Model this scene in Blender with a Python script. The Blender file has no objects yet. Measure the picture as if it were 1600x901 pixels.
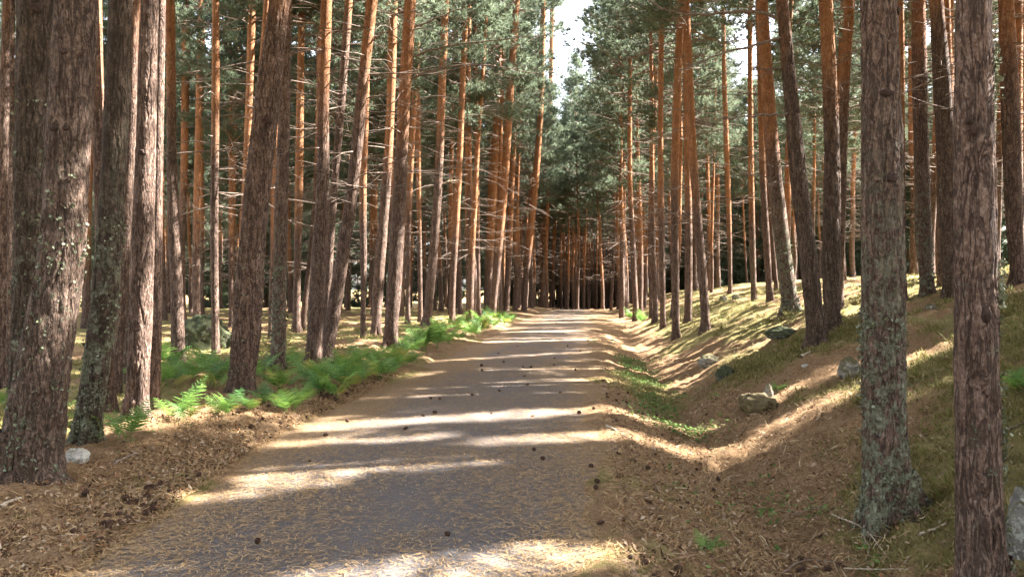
import bpy, math, random
import numpy as np
from mathutils import Vector

random.seed(7)
rng = np.random.default_rng(11)
R = math.radians
SC = bpy.context.scene
COL = SC.collection

# ------------------------------------------------------------------ camera, sky, sun, exposure
CAM_H, FPX, YAW = 1.6, 1256.0, R(5.6)
cam_d = bpy.data.cameras.new("camera"); cam = bpy.data.objects.new("camera", cam_d); COL.objects.link(cam)
cam.location = (0, 0, CAM_H); cam.rotation_euler = (R(90), 0, YAW)
cam_d.sensor_width = 36; cam_d.sensor_fit = 'HORIZONTAL'; cam_d.lens = 36 * FPX / 1600
cam_d.clip_start = 0.05; cam_d.clip_end = 3000
SC.camera = cam

SUN_AZ, SUN_EL = R(71), R(44)
S = np.array([math.cos(SUN_EL) * math.sin(SUN_AZ), math.cos(SUN_EL) * math.cos(SUN_AZ), math.sin(SUN_EL)])
EU = np.array([math.cos(SUN_AZ), -math.sin(SUN_AZ), 0.0])
EV = np.array([-math.sin(SUN_EL) * math.sin(SUN_AZ), -math.sin(SUN_EL) * math.cos(SUN_AZ), math.cos(SUN_EL)])
sl = bpy.data.lights.new("sun", 'SUN'); sun = bpy.data.objects.new("sun", sl); COL.objects.link(sun)
sl.energy = 5.0; sl.angle = R(0.5); sl.color = (1.0, 0.975, 0.94)
sun.rotation_euler = Vector(S).to_track_quat('Z', 'Y').to_euler(); sun.location = (20, 10, 40)

w = bpy.data.worlds.new("World"); SC.world = w; w.use_nodes = True
nt = w.node_tree; nt.nodes.clear()
sky = nt.nodes.new("ShaderNodeTexSky"); sky.sky_type = 'NISHITA'; sky.sun_disc = False
sky.sun_elevation = SUN_EL; sky.sun_rotation = SUN_AZ; sky.air_density = 1.0; sky.dust_density = 3.0
hs = nt.nodes.new("ShaderNodeHueSaturation"); hs.inputs['Saturation'].default_value = 0.45
bg = nt.nodes.new("ShaderNodeBackground"); bg.inputs['Strength'].default_value = 0.075
wo = nt.nodes.new("ShaderNodeOutputWorld")
nt.links.new(sky.outputs[0], hs.inputs['Color']); nt.links.new(hs.outputs[0], bg.inputs['Color']); nt.links.new(bg.outputs[0], wo.inputs['Surface'])

vs = SC.view_settings
vs.view_transform = 'Standard'; vs.look = 'None'; vs.gamma = 1.0; vs.use_curve_mapping = False
vs.exposure = 3.7
SC.cycles.max_bounces = 6; SC.cycles.diffuse_bounces = 3; SC.cycles.glossy_bounces = 2
SC.cycles.transmission_bounces = 4; SC.cycles.transparent_max_bounces = 8
SC.cycles.use_denoising = True; SC.cycles.sample_clamp_indirect = 6.0
SC.cycles.caustics_reflective = False; SC.cycles.caustics_refractive = False

FWD = np.array([-math.sin(YAW), math.cos(YAW), 0.0]); RGT = np.array([math.cos(YAW), math.sin(YAW), 0.0])
UP = np.array([0, 0, 1.0]); CAM = np.array([0, 0, CAM_H])

# ------------------------------------------------------------------ noise
def _hash(ix, iy, iz, seed):
    n = (ix.astype(np.int64) * 374761393 + iy.astype(np.int64) * 668265263 + iz.astype(np.int64) * 2147483647 + seed * 1274126177) & 0xFFFFFFFF
    n = ((n ^ (n >> 13)) * 1274126177) & 0xFFFFFFFF
    n = ((n ^ (n >> 16)) * 2246822519) & 0xFFFFFFFF
    return ((n ^ (n >> 15)) & 0xFFFFFF) / float(0xFFFFFF)

def vnoise(x, y, z=None, seed=0):
    x = np.asarray(x, float); y = np.asarray(y, float)
    z = np.zeros_like(x) if z is None else np.asarray(z, float)
    ix, iy, iz = np.floor(x), np.floor(y), np.floor(z)
    fx, fy, fz = x - ix, y - iy, z - iz
    fx, fy, fz = [f * f * (3 - 2 * f) for f in (fx, fy, fz)]
    out = 0
    for dx in (0, 1):
        for dy in (0, 1):
            for dz in (0, 1):
                wgt = (fx if dx else 1 - fx) * (fy if dy else 1 - fy) * (fz if dz else 1 - fz)
                out = out + wgt * _hash(ix + dx, iy + dy, iz + dz, seed)
    return out * 2 - 1

def fbm(x, y, z=None, seed=0, octv=4):
    a, f, s = 0.5, 1.0, 0
    for o in range(octv):
        s = s + a * vnoise(np.asarray(x) * f, np.asarray(y) * f, None if z is None else np.asarray(z) * f, seed + o * 17)
        a *= 0.5; f *= 2.03
    return s

def cell(x, y, z, seed=0):
    ix, iy, iz = np.floor(x), np.floor(y), np.floor(z)
    f1 = np.full(x.shape, 9.0); f2 = np.full(x.shape, 9.0); idd = np.zeros(x.shape)
    for dx in (-1, 0, 1):
        for dy in (-1, 0, 1):
            for dz in (-1, 0, 1):
                cx, cy, cz = ix + dx, iy + dy, iz + dz
                d = np.sqrt((cx + _hash(cx, cy, cz, seed) - x) ** 2 + (cy + _hash(cx, cy, cz, seed + 1) - y) ** 2 + (cz + _hash(cx, cy, cz, seed + 2) - z) ** 2)
                h = _hash(cx, cy, cz, seed + 3)
                near = d < f1
                f2 = np.where(near, f1, np.minimum(f2, d)); idd = np.where(near, h, idd); f1 = np.where(near, d, f1)
    return f1, f2, idd

def sstep(a, b, x):
    t = np.clip((np.asarray(x, float) - a) / (b - a), 0, 1)
    return t * t * (3 - 2 * t)

# ------------------------------------------------------------------ terrain
RX = [0.10, 0.45, 0.95, 1.40, 1.85, 2.4, 3.2, 4.0, 4.8, 7.0, 9.0, 15, 30, 80, 600]
RZ = [0.00, -0.08, -0.27, -0.38, -0.24, 0.0, 0.38, 0.68, 0.98, 1.5, 1.8, 2.35, 3.0, 3.6, 3.6]
RZF = [0.00, -0.04, -0.08, -0.08, 0.0, 0.12, 0.40, 0.66, 0.92, 1.4, 1.7, 2.2, 2.9, 3.5, 3.5]
LX = [-600, -60, -20, -10, -6, -4.4, -3.8, -3.4]
LZ = [-0.5, -0.2, 0.0, 0.14, 0.18, 0.12, 0.05, 0.0]
XL, XR = -3.4, 0.10

def left_edge(y):
    return XL + 0.55 * (1 - sstep(3.5, 9.5, y))

def crest(y):
    y = np.asarray(y, float)
    return -0.022 * np.clip(y - 60, 0, 40) * sstep(56, 72, y)

def ground(x, y):
    x = np.asarray(x, float); y = np.asarray(y, float)
    near = 1 - sstep(20, 42, y)
    r = np.interp(x, RX, RZ) * near + np.interp(x, RX, RZF) * (1 - near)
    z = np.where(x > XR, r, np.interp(x, LX, LZ))
    off = sstep(0.15, 1.6, np.maximum(x - XR, XL - x))
    edge = np.maximum(x - XR, left_edge(y) - x)                     # > 0 outside the road
    z = z + off * (0.15 * fbm(x * 0.45 + 7, y * 0.45, seed=3) + 0.10 * fbm(x * 1.5, y * 1.5, seed=5))
    wob = 0.42 * fbm(x * 0.9, y * 0.9, seed=8, octv=5)
    z = z + np.where(np.abs(edge) < 30, -0.045 + 0.07 * sstep(-0.30, 0.22, edge + wob), 0.025)
    return z + crest(y)

def ray(px, py):
    return FWD + RGT * (px - 800) / FPX + UP * (450.5 - py) / FPX

def at(px, py, d):
    return CAM + ray(px, py) * d

def hit(px, py, dmax=140.0):
    """the ground point that a line of sight meets"""
    d = np.arange(2.0, dmax, 0.02); v = ray(px, py)
    p = CAM[None] + d[:, None] * v[None]
    below = p[:, 2] <= np.maximum(ground(p[:, 0], p[:, 1]), np.where((p[:, 0] > XL) & (p[:, 0] < XR), crest(p[:, 1]), -9))
    i = int(np.argmax(below)) if below.any() else len(d) - 1
    return p[i], d[i]

def gz(x, y):
    return float(ground(np.array([x]), np.array([y]))[0])

# ------------------------------------------------------------------ mesh helpers
def mk(name, V, F, mats, midx=None, smooth=True, parent=None, link=True):
    """V (n,3); F: list of int arrays (m,3) or (m,4)"""
    F = [np.asarray(f, np.int32) for f in F if len(f)]
    me = bpy.data.meshes.new(name)
    V = np.asarray(V, np.float32)
    me.vertices.add(len(V)); me.vertices.foreach_set("co", V.ravel())
    loops = np.concatenate([f.ravel() for f in F]); sizes = np.concatenate([np.full(len(f), f.shape[1], np.int32) for f in F])
    me.loops.add(len(loops)); me.loops.foreach_set("vertex_index", loops)
    starts = np.concatenate([[0], np.cumsum(sizes)[:-1]]).astype(np.int32)
    me.polygons.add(len(sizes)); me.polygons.foreach_set("loop_start", starts); me.polygons.foreach_set("loop_total", sizes)
    for m in (mats if isinstance(mats, (list, tuple)) else [mats]): me.materials.append(m)
    if midx is not None: me.polygons.foreach_set("material_index", np.asarray(midx, np.int32))
    me.polygons.foreach_set("use_smooth", np.full(len(sizes), bool(smooth)))
    me.update(calc_edges=True)
    if not link: return me
    return put(name, me, parent)

def put(name, me, parent=None, loc=(0, 0, 0), rot=(0, 0, 0), sc=1.0):
    o = bpy.data.objects.new(name, me); COL.objects.link(o)
    o.parent = parent; o.location = loc; o.rotation_euler = rot; o.scale = (sc,) * 3 if not hasattr(sc, '__len__') else sc
    return o

def tag(o, label=None, cat=None, group=None, kind=None):
    if label: o["label"] = label
    if cat: o["category"] = cat
    if group: o["group"] = group
    if kind: o["kind"] = kind
    return o

def empty(name, loc, rz=0.0, sc=1.0):
    o = bpy.data.objects.new(name, None); COL.objects.link(o)
    o.location = [float(c) for c in loc]; o.rotation_euler = (0, 0, rz); o.scale = (sc,) * 3; o.empty_display_size = 0.1
    return o

def frames(P):
    T = np.gradient(P, axis=0); T /= np.linalg.norm(T, axis=1)[:, None] + 1e-9
    ref = np.array([1.0, 0, 0]) if abs(T[0][0]) < 0.8 else np.array([0, 1.0, 0])
    A = ref[None] - T * (T @ ref)[:, None]; A /= np.linalg.norm(A, axis=1)[:, None] + 1e-9
    B = np.cross(T, A)
    return T, A, B

def tube(P, r, n, cap=True):
    P = np.asarray(P, float); r = np.asarray(r, float)
    if r.ndim == 1: r = np.repeat(r[:, None], n, 1)
    T, A, B = frames(P); th = np.arange(n) / n * 2 * math.pi
    V = P[:, None] + r[:, :, None] * (np.cos(th)[None, :, None] * A[:, None] + np.sin(th)[None, :, None] * B[:, None])
    k = len(P); i = np.arange(k - 1)[:, None] * n + np.arange(n)[None]; j = np.arange(k - 1)[:, None] * n + (np.arange(n)[None] + 1) % n
    Q = np.stack([i, j, j + n, i + n], -1).reshape(-1, 4)
    return V.reshape(-1, 3), Q

class MB:
    def __init__(s): s.V = []; s.F = {3: [], 4: []}; s.M = {3: [], 4: []}; s.n = 0
    def add(s, V, F, m=0):
        F = np.asarray(F); k = F.shape[1]
        s.V.append(np.asarray(V)); s.F[k].append(F + s.n); s.M[k].append(np.full(len(F), m)); s.n += len(V)
    def build(s, name, mats, parent=None, smooth=True, link=True):
        F, M = [], []
        for k in (3, 4):
            if s.F[k]: F.append(np.concatenate(s.F[k])); M.append(np.concatenate(s.M[k]))
        return mk(name, np.concatenate(s.V), F, mats, np.concatenate(M), smooth, parent, link)

def spline(P, n):
    """Catmull-Rom through the rows of P, n samples"""
    P = np.asarray(P, float); k = len(P)
    if k == 2:
        t = np.linspace(0, 1, n)[:, None]; return P[0] * (1 - t) + P[1] * t
    d = np.concatenate([[0], np.cumsum(np.linalg.norm(np.diff(P[:, :3], axis=0), axis=1))]); u = np.linspace(0, d[-1], n)
    i = np.clip(np.searchsorted(d, u, side='right') - 1, 0, k - 2); t = ((u - d[i]) / (d[i + 1] - d[i] + 1e-9))[:, None]
    tan = np.gradient(P, d, axis=0); h = (d[i + 1] - d[i])[:, None]
    return ((2 * t**3 - 3 * t**2 + 1) * P[i] + (t**3 - 2 * t**2 + t) * h * tan[i] + (-2 * t**3 + 3 * t**2) * P[i + 1] + (t**3 - t**2) * h * tan[i + 1])

# ------------------------------------------------------------------ material helpers
class NT:
    def __init__(s, name):
        s.m = bpy.data.materials.new(name); s.m.use_nodes = True; s.t = s.m.node_tree; s.t.nodes.clear()
        s.out = s.t.nodes.new("ShaderNodeOutputMaterial")
    def n(s, typ, ins=None, **kw):
        nd = s.t.nodes.new("ShaderNode" + typ)
        for k, v in kw.items(): setattr(nd, k, v)
        for k, v in (ins or {}).items(): s.set(nd.inputs[k], v)
        return nd
    def set(s, sock, v):
        if isinstance(v, bpy.types.NodeSocket): s.t.links.new(v, sock)
        elif isinstance(v, bpy.types.Node): s.t.links.new(v.outputs[0], sock)
        elif hasattr(v, '__len__') and len(v) == 3 and sock.type == 'RGBA': sock.default_value = (*v, 1)
        else: sock.default_value = v
    def noise(s, vec, scale, detail=4, rough=0.55, dist=0.0):
        return s.n("TexNoise", {'Vector': vec, 'Scale': scale, 'Detail': detail, 'Roughness': rough, 'Distortion': dist}).outputs['Fac']
    def voro(s, vec, scale, feature='F1', out='Distance', rnd=1.0):
        nd = s.n("TexVoronoi", feature=feature); s.set(nd.inputs['Vector'], vec); s.set(nd.inputs['Scale'], scale); s.set(nd.inputs['Randomness'], rnd)
        return nd.outputs[out]
    def map(s, vec, scale=(1, 1, 1), rot=(0, 0, 0), loc=(0, 0, 0)):
        return s.n("Mapping", {'Vector': vec, 'Scale': scale, 'Rotation': rot, 'Location': loc}).outputs[0]
    def math(s, op, a, b=0.0, c=None):
        nd = s.n("Math", operation=op); s.set(nd.inputs[0], a); s.set(nd.inputs[1], b)
        if c is not None: s.set(nd.inputs[2], c)
        return nd.outputs[0]
    def rng(s, v, a, b, c=0.0, d=1.0, smooth=True):
        return s.n("MapRange", {'Value': v, 'From Min': a, 'From Max': b, 'To Min': c, 'To Max': d}, interpolation_type='SMOOTHSTEP' if smooth else 'LINEAR').outputs[0]
    def mix(s, f, a, b, blend='MIX'):
        nd = s.n("MixRGB", blend_type=blend); s.set(nd.inputs[0], f); s.set(nd.inputs[1], a); s.set(nd.inputs[2], b); return nd.outputs[0]
    def ramp(s, f, stops):
        nd = s.n("ValToRGB", {'Fac': f}); e = nd.color_ramp.elements
        while len(e) < len(stops): e.new(0.5)
        for k, (p, c) in enumerate(stops): e[k].position = p; e[k].color = (*c, 1)
        return nd.outputs[0]
    def bump(s, h, dist=0.01, strength=1.0):
        return s.n("Bump", {'Height': h, 'Distance': dist, 'Strength': strength}).outputs[0]
    def bsdf(s, col, rough=0.9, normal=None, spec=0.2, trans=None):
        p = s.n("BsdfPrincipled", {'Base Color': col, 'Roughness': rough, 'Specular IOR Level': spec})
        if normal is not None: s.set(p.inputs['Normal'], normal)
        sh = p.outputs[0]
        if trans is not None:
            tr = s.n("BsdfTranslucent", {'Color': trans[1]}); mx = s.n("MixShader", {0: trans[0], 1: sh, 2: tr.outputs[0]}); sh = mx.outputs[0]
        s.t.links.new(sh, s.out.inputs['Surface']); return s.m

def bark_material():
    s = NT("pine_bark"); tc = s.n("TexCoord").outputs['Object']; oi = s.n("ObjectInfo")
    off = s.n("VectorMath", {0: tc}, operation='ADD'); cmb = s.n("CombineXYZ", {0: s.math('MULTIPLY', oi.outputs['Random'], 37.0), 2: s.math('MULTIPLY', oi.outputs['Random'], 91.0)})
    s.set(off.inputs[1], cmb.outputs[0]); v = off.outputs[0]
    col = s.n("SeparateColor", {0: oi.outputs['Color']}); z = s.n("SeparateXYZ", {0: tc}).outputs[2]
    warp = s.n("MixRGB", blend_type='ADD'); s.set(warp.inputs[0], 0.10); s.set(warp.inputs[1], v); s.set(warp.inputs[2], s.n("TexNoise", {'Vector': v, 'Scale': 9.0, 'Detail': 3}).outputs['Color'])
    ridge = s.math('ABSOLUTE', s.math('SUBTRACT', s.noise(s.map(v, (1, 1, 0.17)), 19, 3, 0.6, 0.7), 0.5))
    crack = s.rng(ridge, 0.0, 0.075)
    flake = s.noise(s.map(warp.outputs[0], (1, 1, 0.55)), 42, 3, 0.55, 0.9)
    fine = s.noise(s.map(v, (1, 1, 0.35)), 95, 4, 0.65)
    big = s.noise(s.map(v, (1, 1, 0.4)), 3.0, 4); patch = s.noise(v, 6.5, 3)
    tone = s.math('ADD', s.math('ADD', s.math('MULTIPLY', flake, 0.5), s.math('MULTIPLY', fine, 0.3)), s.math('MULTIPLY', patch, 0.2))
    low = s.ramp(tone, [(0.36, (0.042, 0.025, 0.019)), (0.5, (0.135, 0.085, 0.061)), (0.64, (0.27, 0.192, 0.148))])
    low = s.mix(s.rng(crack, 0.0, 1.0, 0.75, 0.0), low, (0.04, 0.026, 0.02))
    up = s.ramp(tone, [(0.36, (0.15, 0.064, 0.030)), (0.5, (0.295, 0.132, 0.058)), (0.64, (0.43, 0.235, 0.125))])
    up = s.mix(s.rng(crack, 0.0, 1.0, 0.3, 0.0), up, (0.13, 0.055, 0.03))
    low = s.mix(col.outputs[2], low, s.mix(0.55, low, (0.030, 0.026, 0.015)))
    z0 = s.math('MULTIPLY', col.outputs[0], 10.0)
    zz = s.math('ADD', z, s.math('MULTIPLY', s.math('SUBTRACT', big, 0.5), 2.6))
    f = s.rng(s.math('SUBTRACT', zz, z0), 0.0, 2.4)
    c = s.mix(f, low, up)
    # grey-green crust lichen, more of it near the foot
    li = s.noise(v, 8.0, 9, 0.78); li2 = s.noise(v, 34.0, 3)
    lm = s.rng(s.math('ADD', s.math('ADD', s.math('MULTIPLY', li, 0.75), s.math('MULTIPLY', li2, 0.3)), s.math('MULTIPLY', col.outputs[1], 0.22)), 0.71, 0.75)
    lm = s.math('MULTIPLY', lm, s.rng(z, 0.2, 3.6, 1.0, 0.0))
    lm = s.math('MULTIPLY', lm, s.rng(col.outputs[1], 0.02, 0.3, 0.15, 0.95))
    lc = s.ramp(s.noise(v, 28, 5, .7), [(0.3, (0.06, 0.06, 0.03)), (0.55, (0.19, 0.19, 0.125)), (0.72, (0.36, 0.37, 0.29))])
    c = s.mix(lm, c, lc)
    h = s.math('ADD', s.math('ADD', s.math('MULTIPLY', crack, 0.6), s.math('MULTIPLY', s.math('ADD', flake, fine), 0.5)), s.math('MULTIPLY', lm, 0.3))
    return s.bsdf(c, 0.92, s.bump(h, 0.022, 0.9), 0.15)

def needle_material(name, c0, c1, tr, amount=0.35):
    s = NT(name); g = s.n("NewGeometry").outputs['Random Per Island']; p = s.n("TexCoord").outputs['Object']
    k = s.math('ADD', s.math('MULTIPLY', g, 0.6), s.math('MULTIPLY', s.noise(p, 0.7, 2), 0.5))
    c = s.mix(s.rng(k, 0.2, 0.9, smooth=False), c0, c1)
    return s.bsdf(c, 0.6, None, 0.25, (amount, s.mix(0.75, c, tr, 'MIX')))

def fern_material(name, c0, c1, tr, amount):
    s = NT(name); g = s.n("NewGeometry").outputs['Random Per Island']; oi = s.n("ObjectInfo").outputs['Random']; p = s.n("TexCoord").outputs['Object']
    k = s.math('ADD', s.math('MULTIPLY', oi, 0.95), s.math('ADD', s.math('MULTIPLY', g, 0.2), s.math('MULTIPLY', s.math('SUBTRACT', s.noise(p, 9, 2), .3), 0.4)))
    c = s.mix(s.rng(k, 0.15, 1.15, smooth=False), c0, c1)
    return s.bsdf(c, 0.55, None, 0.3, (amount, s.mix(0.6, c, tr, 'MIX')))

M = {}
M['bark'] = bark_material()
M['needles'] = needle_material("pine_needles", (0.070, 0.098, 0.056), (0.155, 0.195, 0.122), (0.17, 0.20, 0.125), 0.38)
M['fern'] = fern_material("fern_green", (0.035, 0.105, 0.030), (0.22, 0.37, 0.075), (0.26, 0.42, 0.08), 0.40)
M['fern_pale'] = fern_material("fern_yellow", (0.30, 0.30, 0.05), (0.42, 0.36, 0.08), (0.45, 0.40, 0.08), 0.42)

def simple_noise(name, c0, c1, scale=20, bump=0.01, stretch=(1, 1, 1), rough=0.9, spec=0.2):
    s = NT(name); v = s.map(s.n("TexCoord").outputs['Object'], stretch); k = s.noise(v, scale, 6, 0.65)
    return s.bsdf(s.ramp(k, [(0.3, c0), (0.7, c1)]), rough, s.bump(k, bump, 0.8), spec)
M['deadwood'] = simple_noise("dead_twig_wood", (0.08, 0.055, 0.04), (0.24, 0.18, 0.14), 30, 0.004, (1, 1, 1))
M['rotten'] = simple_noise('rotten_mossy_wood', (0.04, 0.028, 0.016), (0.15, 0.115, 0.05), 14, 0.02)
M['palewood'] = simple_noise("bleached_wood", (0.20, 0.15, 0.10), (0.48, 0.39, 0.28), 24, 0.004)
M['cone'] = simple_noise("pine_cone_scale", (0.035, 0.02, 0.014), (0.12, 0.065, 0.04), 60, 0.002)

def island_mix(name, cols, rough=0.9, trans=None):
    s = NT(name); g = s.n("NewGeometry").outputs['Random Per Island']
    n = len(cols); c = s.ramp(g, [(k / max(1, n - 1), cc) for k, cc in enumerate(cols)])
    return s.bsdf(c, rough, None, 0.1, None if trans is None else (trans, c))
M['litter'] = island_mix("fallen_needles", [(0.13, 0.075, 0.035), (0.28, 0.17, 0.08), (0.42, 0.29, 0.15), (0.22, 0.125, 0.055)])
M['debris'] = island_mix("bark_chips", [(0.03, 0.018, 0.012), (0.13, 0.065, 0.035), (0.30, 0.20, 0.12), (0.06, 0.032, 0.02), (0.24, 0.11, 0.05), (0.42, 0.32, 0.22), (0.08, 0.045, 0.028)])
M['straw'] = island_mix('dry_straw', [(0.30, 0.22, 0.12), (0.48, 0.38, 0.23), (0.36, 0.25, 0.12)])
M['grass'] = island_mix("mossy_grass", [(0.11, 0.125, 0.032), (0.20, 0.175, 0.055), (0.33, 0.255, 0.12), (0.13, 0.14, 0.036), (0.23, 0.16, 0.075)], 0.8, 0.3)
M['greens'] = island_mix("low_leaves", [(0.06, 0.105, 0.028), (0.11, 0.175, 0.045), (0.17, 0.23, 0.07)], 0.6, 0.35)
M['lichen'] = island_mix("leafy_lichen", [(0.09, 0.095, 0.045), (0.15, 0.16, 0.095), (0.25, 0.26, 0.185), (0.10, 0.10, 0.055)])

def rock_material(name, c0, c1, moss, mossamt):
    s = NT(name); v = s.n("TexCoord").outputs['Object']; k = s.noise(v, 8, 9, 0.75); b = s.voro(v, 9, 'F1')
    c = s.ramp(k, [(0.3, c0), (0.7, c1)])
    spot = s.rng(s.noise(v, 17, 8, 0.8), 0.53, 0.57); c = s.mix(s.math('MULTIPLY', spot, 0.7), c, (0.50, 0.50, 0.42))
    up = s.n("SeparateXYZ", {0: s.n("NewGeometry").outputs['Normal']}).outputs[2]
    mm = s.rng(s.math('ADD', s.math('MULTIPLY', up, 0.35), s.noise(v, 4, 5)), 0.95 - mossamt, 1.1 - mossamt)
    c = s.mix(mm, c, moss)
    return s.bsdf(c, 0.9, s.bump(s.math('ADD', k, s.math('MULTIPLY', b, 0.4)), 0.03, 0.9), 0.2)
M['rock'] = rock_material("granite_rock", (0.085, 0.076, 0.064), (0.30, 0.27, 0.225), (0.10, 0.085, 0.04), 0.40)
M['rock_pale'] = rock_material("pale_rock", (0.26, 0.24, 0.21), (0.58, 0.55, 0.50), (0.20, 0.16, 0.09), 0.25)
M['rock_moss'] = rock_material("mossy_rock", (0.045, 0.045, 0.038), (0.12, 0.115, 0.095), (0.05, 0.055, 0.025), 0.60)

def ground_material():
    s = NT("forest_floor"); v = s.n("NewGeometry").outputs['Position']
    gr = s.n("Attribute", attribute_name="green").outputs['Fac']; lit = s.n("Attribute", attribute_name="orange").outputs['Fac']
    a = s.math('ADD', s.math('MULTIPLY', s.noise(v, 26, 8, 0.72), .7), s.math('MULTIPLY', s.noise(v, 4.5, 5, .65), .3)); b = s.noise(v, 2.2, 5, 0.6); f = s.noise(v, 110, 4, 0.7)
    # fallen needles: thin streaks in several directions
    st = None
    for k, ang in enumerate((0.2, 0.9, 1.7, 2.5)):
        q = s.rng(s.noise(s.map(v, (150, 13, 20), (0, 0, ang), (k * 3.1, k * 5.7, 0)), 1.0, 2, 0.5), 0.56, 0.68)
        st = q if st is None else s.math('MAXIMUM', st, q)
    k = s.math('ADD', s.math('MULTIPLY', a, 0.6), s.math('MULTIPLY', f, 0.45))
    litter = s.ramp(k, [(0.38, (0.042, 0.022, 0.012)), (0.49, (0.185, 0.105, 0.050)), (0.61, (0.40, 0.25, 0.135))])
    litter = s.mix(s.math('MULTIPLY', st, 0.55), litter, (0.34, 0.215, 0.115))
    litter = s.mix(s.math('MULTIPLY', lit, 0.85), litter, s.ramp(k, [(0.38, (0.135, 0.075, 0.038)), (0.5, (0.245, 0.148, 0.078)), (0.64, (0.38, 0.25, 0.14))]))
    moss = s.ramp(s.math('ADD', s.math('MULTIPLY', b, 0.5), s.math('MULTIPLY', a, 0.5)), [(0.32, (0.075, 0.062, 0.020)), (0.46, (0.170, 0.140, 0.045)), (0.57, (0.27, 0.215, 0.085)), (0.70, (0.40, 0.32, 0.155))])
    moss = s.mix(s.math('MULTIPLY', st, 0.35), moss, (0.36, 0.27, 0.14))
    fac = s.rng(s.math('ADD', gr, s.math('MULTIPLY', s.math('SUBTRACT', s.noise(v, 6, 6, 0.7), 0.5), 1.3)), 0.35, 0.65)
    c = s.mix(fac, litter, moss)
    h = s.math('ADD', s.math('ADD', a, s.math('MULTIPLY', f, 0.6)), s.math('MULTIPLY', st, 0.3))
    return s.bsdf(c, 0.95, s.bump(h, 0.035, 1.0), 0.1)
M['ground'] = ground_material()

def road_material():
    s = NT("littered_tarmac"); v = s.n("NewGeometry").outputs['Position']; sp = s.n("SeparateXYZ", {0: v}); x, y = sp.outputs[0], sp.outputs[1]
    grit = s.noise(v, 240, 3, 0.7); big = s.noise(s.map(v, (1.0, 0.55, 1)), 1.5, 5, 0.62); mid = s.noise(v, 9, 5, 0.7)
    asp = s.ramp(grit, [(0.34, (0.035, 0.035, 0.042)), (0.5, (0.092, 0.090, 0.101)), (0.66, (0.19, 0.185, 0.19))])
    asp = s.mix(s.rng(mid, 0.35, 0.7, 0.0, 0.35), asp, (0.15, 0.12, 0.10))
    st = s.rng(s.math('ADD', s.math('MULTIPLY', s.noise(v, 34, 5, 0.85), 0.6), s.math('MULTIPLY', s.noise(v, 90, 3, 0.8), 0.4)), 0.47, 0.57)
    dust = s.ramp(s.math('ADD', s.math('MULTIPLY', grit, 0.5), s.math('MULTIPLY', mid, 0.5)), [(0.33, (0.115, 0.065, 0.035)), (0.52, (0.23, 0.14, 0.075)), (0.7, (0.34, 0.225, 0.13))])
    # more litter towards both edges and farther on, where wheels do not clear it
    xe = s.math('ABSOLUTE', s.math('ADD', x, 1.5)); edge = s.rng(xe, 0.75, 1.75, 0.0, 0.7)
    far = s.rng(y, 6.0, 20.0, -0.05, 0.45)
    cov = s.math('ADD', s.math('ADD', edge, far), s.math('MULTIPLY', s.math('SUBTRACT', big, 0.5), 1.25))
    f1 = s.math('MULTIPLY', st, s.rng(cov, -0.50, 0.45, 0.15, 1.0))
    f2 = s.rng(s.math('ADD', cov, s.math('MULTIPLY', s.math('SUBTRACT', mid, 0.5), 1.3)), 0.20, 0.75, 0.05, 0.95)
    c = s.mix(f2, asp, dust); c = s.mix(s.math('MULTIPLY', f1, 0.85), c, (0.30, 0.205, 0.12))
    h = s.math('ADD', s.math('ADD', grit, s.math('MULTIPLY', st, 0.8)), mid)
    return s.bsdf(c, 0.88, s.bump(h, 0.008, 0.9), 0.25)
M['road'] = road_material()

# ------------------------------------------------------------------ ground and road
def axis(stops):
    out = [stops[0][0]]
    for (a, _), (b, st) in zip(stops[:-1], stops[1:]):
        n = max(1, int(round((b - a) / st))); out += list(a + (b - a) * (np.arange(n) + 1) / n)
    return np.array(out)
gxs = axis([(-700, 0), (-120, 60), (-40, 8), (-14, 0.8), (-7, 0.14), (7, 0.05), (13, 0.14), (34, 0.8), (120, 8), (700, 60)])
gys = axis([(-300, 0), (-40, 40), (-4, 3), (2, 0.5), (11, 0.05), (22, 0.10), (46, 0.3), (120, 1.5), (300, 20), (1500, 120)])
GX, GY = np.meshgrid(gxs, gys); nx, ny = len(gxs), len(gys)
GZ = ground(GX, GY)
offr = sstep(-0.12, 0.25, np.maximum(GX - XR, left_edge(GY) - GX))
GZ = GZ + offr * (0.075 * fbm(GX * 5, GY * 5, seed=21, octv=4) + 0.018 * vnoise(GX * 19, GY * 19, seed=23)) * (1 - sstep(24, 45, GY))
ii = np.arange(ny - 1)[:, None] * nx + np.arange(nx - 1)[None]
GF = np.stack([ii, ii + 1, ii + nx + 1, ii + nx], -1).reshape(-1, 4)
gnd = mk("ground", np.stack([GX, GY, GZ], -1).reshape(-1, 3), [GF], M['ground'])
tag(gnd, "needle strewn forest floor with moss and a shallow ditch beside the road", "ground", kind="structure")

def greenness(x, y):
    n = fbm(x * 0.5, y * 0.5, seed=31)
    g = 0.95 * sstep(1.7, 2.7, x) - 0.35 * sstep(-6, -3, -np.abs(y - 8) ) * sstep(2, 3, x) * (1 - sstep(4, 6, x))
    g = g + 0.75 * sstep(4.0, 6.0, -x) + 1.0 * np.exp(-((x - 1.05) / 0.55) ** 2) * sstep(9, 11, y) * (1 - sstep(17, 20, y))
    return np.clip(g * 0.75 + 1.25 * n, 0, 1)
def setattr_f(o, name, val):
    a = o.data.attributes.new(name, 'FLOAT', 'POINT'); a.data.foreach_set("value", np.asarray(val, np.float32).ravel())
setattr_f(gnd, "green", greenness(GX, GY))
setattr_f(gnd, "orange", np.exp(-((np.maximum(GX - XR, left_edge(GY) - GX) - 0.1) / 0.45) ** 2))

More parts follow.
